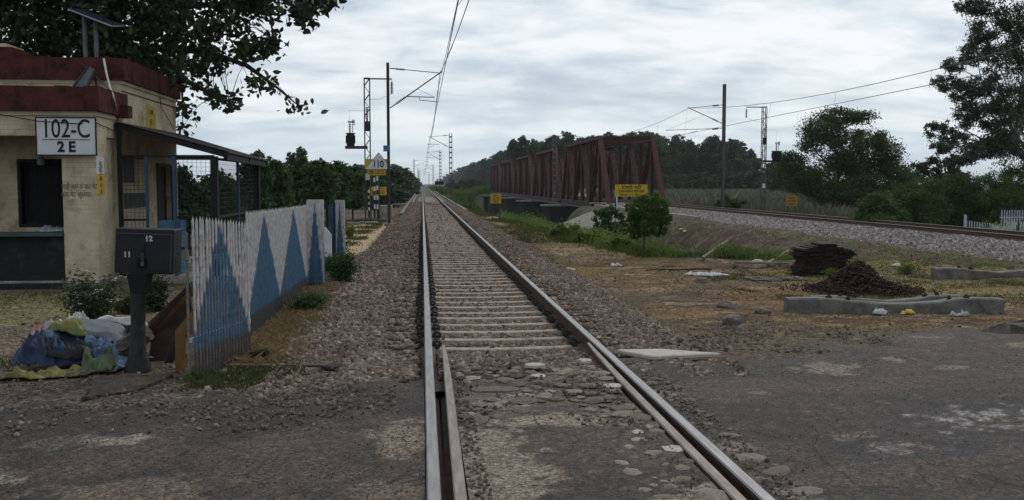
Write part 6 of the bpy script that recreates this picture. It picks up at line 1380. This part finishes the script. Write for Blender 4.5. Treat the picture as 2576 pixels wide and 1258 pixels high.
# --- banyan over the lodge: large leaves, drooping fringes
def banyan():
    g = np.random.default_rng(11)
    poly = [(-260, -420), (900, -420), (900, -20), (842, 8), (838, 26), (800, 12), (790, 60), (770, 55), (752, 66), (742, 10), (700, 15), (690, 60), (668, 75), (700, 118), (684, 150), (700, 168), (692, 228), (735, 262), (768, 272), (736, 282), (700, 238), (660, 218), (632, 232), (610, 206), (578, 190), (560, 176), (520, 195), (530, 225), (560, 245), (600, 262), (560, 268), (520, 246), (478, 240), (470, 260), (476, 300), (462, 345), (500, 350), (440, 352), (430, 200), (200, 180), (-260, 200)]
    def inside(u, v):
        c = False; j = len(poly)-1
        for i in range(len(poly)):
            (a, b), (e, f) = poly[i], poly[j]
            if (b > v) != (f > v) and u < (e-a)*(v-b)/(f-b)+a: c = not c
            j = i
        return c
    holes = [(655, 150, 20, 24), (545, 120, 18, 14), (520, 175, 16, 12), (620, 185, 22, 12), (585, 130, 12, 16), (640, 95, 16, 10), (500, 135, 10, 14), (560, 85, 10, 8), (90, 165, 12, 10), (600, 60, 10, 8), (575, 205, 14, 8), (455, 215, 10, 8), (660, 200, 12, 10)]
    T = []
    while len(T) < 3900:
        u = g.uniform(-250, 880); v = g.uniform(-380, 350)
        
        if not inside(u, v): continue
        if u > 430 and float(vnoise(np.array(u/34.), np.array(v/30.), 5)) < .42: continue
        if any(((u-a)/c)**2+((v-b)/d)**2 < 1 for a, b, c, d in holes): continue
        y = g.uniform(23.5, 28.5) if u < 430 else g.uniform(21.5, 26.5)
        T.append(np.array(atY(u, v, y)))
    T = np.array(T)
    root = np.array([-9.6, 26.5, -.3]); P = []; mb = MB(); limb(mb, [tuple(root), (-9.4, 26.3, 2.0), (-9.2, 26, 4.2)], .55, .38, 10)
    lims = [[(-9.2, 26, 4.2), tuple(atY(380, 120, 25.5)), tuple(atY(520, 130, 25)), tuple(atY(620, 165, 24.5)), tuple(atY(690, 215, 24)), tuple(atY(755, 270, 23.6))], [(-9.2, 26, 4.2), tuple(atY(400, 20, 26)), tuple(atY(560, 10, 25)), tuple(atY(680, 40, 24.5)), tuple(atY(690, 120, 24))], [(-9.2, 26, 4.2), tuple(atY(350, -60, 26)), tuple(atY(560, -90, 25)), tuple(atY(720, -50, 24)), tuple(atY(830, 10, 23.5))], [(-9.2, 26, 4.2), tuple(atY(100, 60, 25)), tuple(atY(-80, 20, 25))], [(-9.2, 26, 4.2), tuple(atY(420, 150, 25)), tuple(atY(470, 205, 24)), tuple(atY(540, 240, 23.8)), tuple(atY(590, 260, 23.6))], [tuple(atY(440, 150, 25)), tuple(atY(458, 230, 24.4)), tuple(atY(460, 330, 24.4))]]
    nodes = []
    for Lm in lims: limb(mb, Lm, .13 if Lm[0][0] == -9.2 else .05, .012, 6); nodes += [Vector(a).lerp(Vector(b), t) for a, b in zip(Lm[:-1], Lm[1:]) for t in (0, .25, .5, .75)]
    nodes = np.array([tuple(n) for n in nodes])
    for i in range(0, len(T), 5):
        d = np.linalg.norm(nodes-T[i], axis=1); k = d.argmin(); a = Vector(nodes[k]); b = Vector(T[i])
        if d[k] < 2.6: m = a.lerp(b, .5)+Vector((0, 0, .12)); mb.tube([a, m, b], [.012, .008, .004], 4, False)
    for t in T:
        k = g.integers(8, 15); P.append(t+g.normal(0, 1, (k, 3))*np.array([.15, .22, .11]))
    P = np.concatenate(P); n = len(P); L = g.uniform(.14, .23, n)
    # pointed oval leaves
    base = np.array([(0, -.5, 0), (.34, -.2, .10), (.36, .12, .10), (0, .55, -.05), (-.36, .12, .10), (-.34, -.2, .10)], float)
    sh = base[None]*np.stack([L*.72, L, L], 1)[:, None, :]; M = rotmats(n, g, .8); V = (np.einsum('nij,nkj->nki', M, sh)+P[:, None, :]).reshape(-1, 3); F = np.arange(n*6).reshape(n, 6)
    put_tree('banyan_tree', tuple(root), V, F, m_lf_ban, mb, m_bark, 'huge broad-leaved dark tree spreading over the gate lodge and the upper left sky', 'tree')
banyan()
# --- trees on the right
bush_at('round_tree', [(2110, 295, 52, 20), (2165, 296, 34, 14), (2050, 322, 36, 26), (2095, 330, 40, 30), (2040, 362, 38, 26), (2130, 375, 50, 32), (2185, 350, 44, 28), (2230, 385, 42, 34), (2190, 420, 60, 40), (2250, 430, 44, 40), (2115, 430, 60, 40), (2000, 400, 36, 18), (1985, 428, 36, 22), (2030, 440, 50, 26), (2020, 470, 44, 22), (2100, 480, 70, 30), (2180, 480, 70, 40), (2260, 480, 44, 44), (2230, 510, 50, 30), (2130, 520, 40, 20)], 75, 60000, .19, m_lf_mid, 'broad dark round-headed tree standing alone beyond the second track', 'tree', dep=.8, trunk=tuple(atY(2085, 540, 75))[:2], sub=22, clump=.75, Wd=.5, shell=.35, tk=.8)
bush_at('scrub_tree', [(2300, 430, 30, 22), (2340, 425, 34, 26), (2380, 430, 34, 24), (2320, 460, 50, 30), (2370, 465, 50, 30), (2410, 440, 26, 20)], 88, 8000, .26, pm('brownish_leaf', (1, 1, 1), island=[(.05, .045, .025), (.08, .065, .035), (.045, .05, .025)], scale=.5, bump=0, coord='Position', trans=.15), 'thin brownish tree between the round tree and the tall gum tree', 'tree', sub=14, clump=.5)
bush_at('gum_tree', [(2480, 20, 50, 26), (2560, 60, 60, 44), (2420, 10, 22, 20), (2470, 75, 44, 30), (2400, 165, 34, 22), (2375, 205, 30, 22), (2410, 225, 40, 26), (2455, 130, 50, 36), (2530, 150, 60, 50), (2470, 210, 50, 36), (2560, 250, 60, 50), (2345, 328, 22, 22), (2378, 322, 24, 18), (2370, 372, 34, 16), (2400, 350, 34, 22), (2440, 290, 44, 34), (2500, 300, 54, 44), (2410, 405, 40, 18), (2460, 375, 50, 30), (2530, 370, 60, 50), (2600, 330, 60, 90), (2620, 120, 70, 120), (2590, -60, 110, 60), (2500, -80, 80, 60)], 54, 62000, .22, m_lf_euc, 'very tall open-crowned gum tree filling the right edge of the sky', 'tree', dep=.9, trunk=tuple(atY(2640, 560, 54))[:2], sub=22, clump=.50, Wd=.30, up=.0, bark=m_barkp, tk=.45, shell=.4)
AG = 'feathery green bushes beyond the second track'
for i, bl in enumerate([[(2180, 545, 34, 24), (2215, 520, 40, 26), (2200, 575, 50, 24), (2240, 560, 40, 34)], [(2290, 500, 44, 26), (2330, 490, 44, 28), (2300, 545, 60, 34), (2350, 540, 50, 36), (2260, 530, 40, 34)], [(2400, 480, 50, 26), (2440, 475, 40, 24), (2400, 530, 60, 40), (2460, 520, 60, 40), (2420, 570, 70, 24)], [(2510, 470, 50, 28), (2560, 460, 50, 30), (2530, 520, 70, 40), (2600, 500, 60, 50), (2600, 440, 40, 30)]]):
    bl = [(b[0], b[1]-10, b[2], b[3]*1.12) for b in bl]
    b2 = bl+[(b[0]+random.uniform(-30, 30), b[1]+random.uniform(-14, 34), b[2]*.5, b[3]*.6) for b in bl for _ in (0, 1)]
    bush_at('feathery_bush', b2, [47, 50, 52, 51][i], 22000, .15, m_lf_aca, ['low feathery green bush below the round tree', 'feathery green bush right of the round tree', 'bright feathery bush behind the low white fence panel', 'tall feathery green bush at the right edge behind the tall fence panel'][i], 'bush', AG, sub=22, clump=.6, Wd=.34, up=.1, shell=.4)
bush_at('bush', [(1830, 505, 26, 16), (1850, 512, 26, 12), (1815, 515, 16, 10)], 79, 2400, .22, m_lf_hedge, 'dark bush at the foot of the tall mast beyond the second track', 'bush')
# --- sapling and bush in the hollow
h1 = hit(1616, 652)
bush_at('sapling', [(1630, 505, 26, 16), (1650, 498, 14, 14), (1612, 512, 20, 14), (1662, 522, 24, 20), (1590, 530, 22, 20), (1622, 535, 40, 26), (1652, 548, 36, 24), (1588, 562, 20, 18), (1676, 552, 16, 16), (1615, 575, 34, 18), (1655, 580, 22, 16), (1600, 590, 16, 12)], h1.y+.3, 11000, .085, m_lf_lit, 'bright green leafy sapling on a thin stem in front of the bridge portal', 'sapling', dep=.9, trunk=(h1.x, h1.y), sub=22, clump=.36, Wd=.38, zb=h1.z)
h2 = hit(1535, 600, y0=34)
bush_at('bush', [(1530, 536, 26, 16), (1512, 552, 24, 22), (1548, 552, 26, 22), (1530, 574, 34, 22), (1560, 575, 20, 18)], 40, 4200, .10, m_lf_mid, 'dark round bush left of the sapling in the hollow', 'bush', dep=.9, sub=18, clump=.4, zb=float(gz(*tuple(atY(1530, 560, 40))[:2])))
BGr = 'light green brush along the edge of the hollow'
for i, (u, v, y) in enumerate([(1342, 556, 58), (1378, 570, 50), (1425, 586, 42), (1475, 602, 36), (1570, 622, 31)]):
    pb = hit(u, v+10, y0=20); bush_at('brush', [(u+random.uniform(-24, 24), v+random.uniform(-12, 12), random.uniform(12, 22), random.uniform(8, 15)) for _ in range(7)], pb.y, 2600, .10+.0006*y, m_lf_grn, ['farthest light green brush in front of the bridge piers', 'light green brush at the top of the hollow left of the stone pitching', 'light green brush at the lower end of the stone pitching', 'light green brush between the dry strip and the dark round bush', 'light green brush left of the sapling stem'][i], 'bush', BGr, zb=pb.z, tk=.4, sub=16)
# --- undergrowth in the hollow, reeds, grass (uncountable)
def scatter_leaves(name, n, fx, mat, L, Wd, hmax, clump=None):
    x, y = fx(n); z = gz(x, y); h = hmax*(fbm(x*1.1, y*1.1, 3, 77)**1.5)*1.6; P = np.stack([x, y, z+h*rng.random(len(x))], 1); l = L*rng.uniform(.6, 1.3, len(x)); V, F = leaves(P, l, l*Wd, up=.4); tag(np_mesh(name, V, F, mat), kind='stuff')
def hollow(n):
    y = 25.5+38*rng.random(n)**1.5; le = interp(y, [22.5, 24.4, 26.8, 36.8, 47, 75], [30, 10.5, 6.4, 5.9, 5.4, 4.6]); x = le+.1+rng.random(n)**1.4*6.5; k = (x < 13.6) & (fbm(x*.55, y*.4, 3, 88)+.16*(x < le+2.6) > .50); return x[k], y[k]
scatter_leaves('undergrowth', 52000, hollow, m_lf_grn, .085, .5, .55)
def hollow2(n):
    y = 30+62*rng.random(n); x = rng.uniform(5.5, 13.5, n); k = (fbm(x*.4, y*.3, 3, 98) > .46) & ~((x > 9) & (x < 17) & (y > 64)); return x[k], y[k]
scatter_leaves('undergrowth', 60000, hollow2, m_lf_grn, .10, .5, .7)
def bank(n):
    x = rng.uniform(11, 15.8, n); y = rng.uniform(22, 60, n); k = fbm(x*.9, y*.9, 3, 108) > .55; return x[k], y[k]
scatter_leaves('undergrowth', 30000, bank, m_lf_grn, .05, .5, .28)
def tufts(name, n, fx, mat, H, Wd, lean=.5, per=7, spread=.05):
    x, y = fx(n); k = len(x); X_ = np.repeat(x, per)+rng.normal(0, spread, k*per); Y_ = np.repeat(y, per)+rng.normal(0, spread, k*per); h = np.repeat(rng.uniform(.4, 1.2, k), per)*rng.uniform(.6, 1.2, k*per)*H
    V, F = blades(np.stack([X_, Y_, gz(X_, Y_)-.01], 1), h, np.full(k*per, Wd), lean); tag(np_mesh(name, V, F, mat), kind='stuff')
def rf(x0, x1, y0, y1, th=None, sc=1.2, seed=7, pw=1.0):
    def f(n):
        x = rng.uniform(x0, x1, n); y = y0+(y1-y0)*rng.random(n)**pw
        if th is not None: k = fbm(x*sc, y*sc, 3, seed) > th; x, y = x[k], y[k]
        return x, y
    return f
tufts('dry_grass', 26000, rf(2.9, 14.5, 10.8, 24.5, .42), m_dry, .032, .0045, 2.2, 5, .09)
tufts('dry_grass', 9000, rf(3.4, 7.0, 24, 60, .42), m_dry, .055, .007, 1.4, 6, .10)
tufts('dry_grass', 1500, lambda n: (lambda x, y: (x[x < -1.30-.03*(y[:]-9)], y[x < -1.30-.03*(y-9)]))(rng.uniform(-2.0, -1.1, n), rng.uniform(9.2, 24, n)), m_dry, .09, .004, 1.3, 20, .07)
tufts('grass', 9000, rf(6, 16, 14, 23.5, .48, .9, 17), m_grass, .055, .005, 1.2, 6, .08)
tufts('grass', 700, rf(-7, -2.2, 9.5, 16.5, .56, 1.1, 27), m_grass, .09, .007, .8, 9, .05)
tufts('grass', 160, rf(-2.1, -1.2, 8.3, 9.1), m_grass, .10, .006, .8, 9, .05)
tufts('grass', 5000, rf(-6, -2.2, 20, 60, .48, .8, 37), m_grass, .12, .011, .9, 8, .12)
tufts('far_grass', 9000, rf(3.6, 36, 262, 430, .35, .05, 67, 1.5), m_lf_grn, 1.6, .12, .6, 6, .5)
tufts('far_grass', 2500, rf(-14, -3, 262, 400, .35, .05, 68, 1.5), m_lf_grn, 1.4, .12, .6, 6, .5)
tufts('grass', 3000, rf(3.2, 5.5, 34, 94, .46, .8, 57), m_grass, .16, .012, .8, 7, .12)
tufts('grass', 2600, rf(3.6, 8, 88, 99, .35, .8, 58), m_lf_grn, .5, .03, .8, 7, .2)
def edge_(n):
    y = rng.uniform(25, 44, n); le = interp(y, [22.5, 24.4, 26.8, 36.8, 47, 75], [30, 10.5, 6.4, 5.9, 5.4, 4.6]); return le+rng.normal(.2, .35, n), y
tufts('grass', 900, edge_, m_lf_grn, .22, .012, .7, 8, .07)
tufts('reeds', 30000, rf(27.5, 95, 84, 200, .38, .1, 47, 1.2), m_reed, 1.5, .035, .6, 6, .35)
tufts('reeds', 1600, rf(27.5, 46, 66, 84, .45, .2, 48), m_reed, 1.1, .03, .45, 6, .2)
tufts('reeds', 1800, rf(-30, -5.5, 34, 70, .45, .2, 49), m_grass, .6, .03, .5, 6, .2)
# --- weeds by the fence and the white flowered shrub
def small_shrub(u, v, hgt, wid, n, L, mat, label, flowers=0, name='weed', seed=1, y=None):
    g = np.random.default_rng(seed); b = hit(u, v); r = empty(name, b, label, 'plant'); mb = MB(); P = []; tips = []
    for k in range(16):
        a = g.uniform(0, 6.28); q = g.uniform(.15, 1)*wid/2; h = hgt*g.uniform(.5, 1)*(1-.35*(q/(wid/2))**2); t = Vector((b.x+math.cos(a)*q, b.y+math.sin(a)*q*.8, b.z+h)); m = b.lerp(t, .5)+Vector((0, 0, h*.12)); mb.tube([b-Vector((0, 0, .03)), m, t], [.009, .006, .003], 4); tips.append(t)
        kk = n//16; s = g.random(kk)**.6; base_ = np.array(b)*(1-s)[:, None]+np.array(t)*s[:, None]; P.append(base_+g.normal(0, 1, (kk, 3))*np.array([.07, .07, .05])*wid*1.3)
    P = np.concatenate(P); P[:, 2] = np.maximum(P[:, 2], b.z+.02); l = L*g.uniform(.6, 1.25, len(P)); V, F = leaves(P, l, l*.48, g, up=.45); np_mesh('foliage', V-np.array(b), F, mat, r); mb.build('stem', m_bark, r)
    if flowers:
        fb = MB()
        for k in range(flowers):
            t = tips[k % len(tips)]+Vector((g.normal(0, .05), g.normal(0, .05), g.uniform(-.02, .05)))
            for j in range(5): a = 2*math.pi*j/5; d1 = Vector((math.cos(a), math.sin(a), .25))*.020; d2 = Vector((-math.sin(a), math.cos(a), 0))*.010; d1 *= 1.3; fb.add([t, t+d1*.6+d2, t+d1, t+d1*.6-d2], [(0, 1, 2, 3)])
        fb.build('flowers', pm('pinkish_white_petal', (.62, .56, .60), bump=0), r)
    return r
m_lf_per = leafm('shrub_leaf', [(.035, .055, .022), (.05, .08, .03), (.07, .10, .045), (.03, .045, .022)], .2)
small_shrub(232, 822, .78, .85, 3000, .055, m_lf_per, 'bushy shrub dotted with small white flowers left of the winch post', 64, 'flowering_shrub', 5)
small_shrub(400, 782, .52, .75, 2600, .05, m_lf_per, 'low leafy plant behind the winch post beside the rusty plates', 0, 'weed', 6)
small_shrub(318, 790, .30, .40, 800, .05, m_lf_per, 'small weed between the flowering shrub and the winch post', 4, 'weed', 7)
small_shrub(862, 712, .62, .75, 2600, .06, m_lf_hedge, 'dark leafy weed clump at the far end of the picket fence beside the ballast', 0, 'weed', 8)
small_shrub(838, 690, .50, .5, 1400, .06, m_lf_hedge, 'dark weed growing against the broad white gate post', 0, 'weed', 9)
small_shrub(775, 790, .35, .55, 1500, .055, m_lf_hedge, 'dark low weed under the middle of the picket fence', 0, 'weed', 10)
small_shrub(878, 600, .7, .6, 1300, .07, m_lf_grn, 'light green weed behind the narrow painted post', 0, 'weed', 12)
small_shrub(2090, 702, .25, .35, 600, .045, m_lf_grn, 'green weed between the plate stack and the bank', 0, 'weed', 13)
small_shrub(2280, 690, .28, .55, 900, .045, m_lf_grn, 'low green weed right of the clip heap', 0, 'weed', 14)
# ================================================================== HAZE (even air in a closed box round the whole scene)
hm = bpy.data.materials.new('thin_air'); hm.use_nodes = True; hn = hm.node_tree; hn.nodes.clear()
ho = hn.nodes.new('ShaderNodeOutputMaterial'); hv = hn.nodes.new('ShaderNodeVolumePrincipled'); hv.inputs['Color'].default_value = (.86, .92, 1, 1); hv.inputs['Density'].default_value = .00011; hv.inputs['Anisotropy'].default_value = .2
hn.links.new(hv.outputs[0], ho.inputs['Volume'])
mb = MB(); mb.box(-6500, 6500, -1200, 7500, -9, 60); hz = mb.build('haze', hm); tag(hz, kind='stuff')
S.cycles.volume_bounces = 1
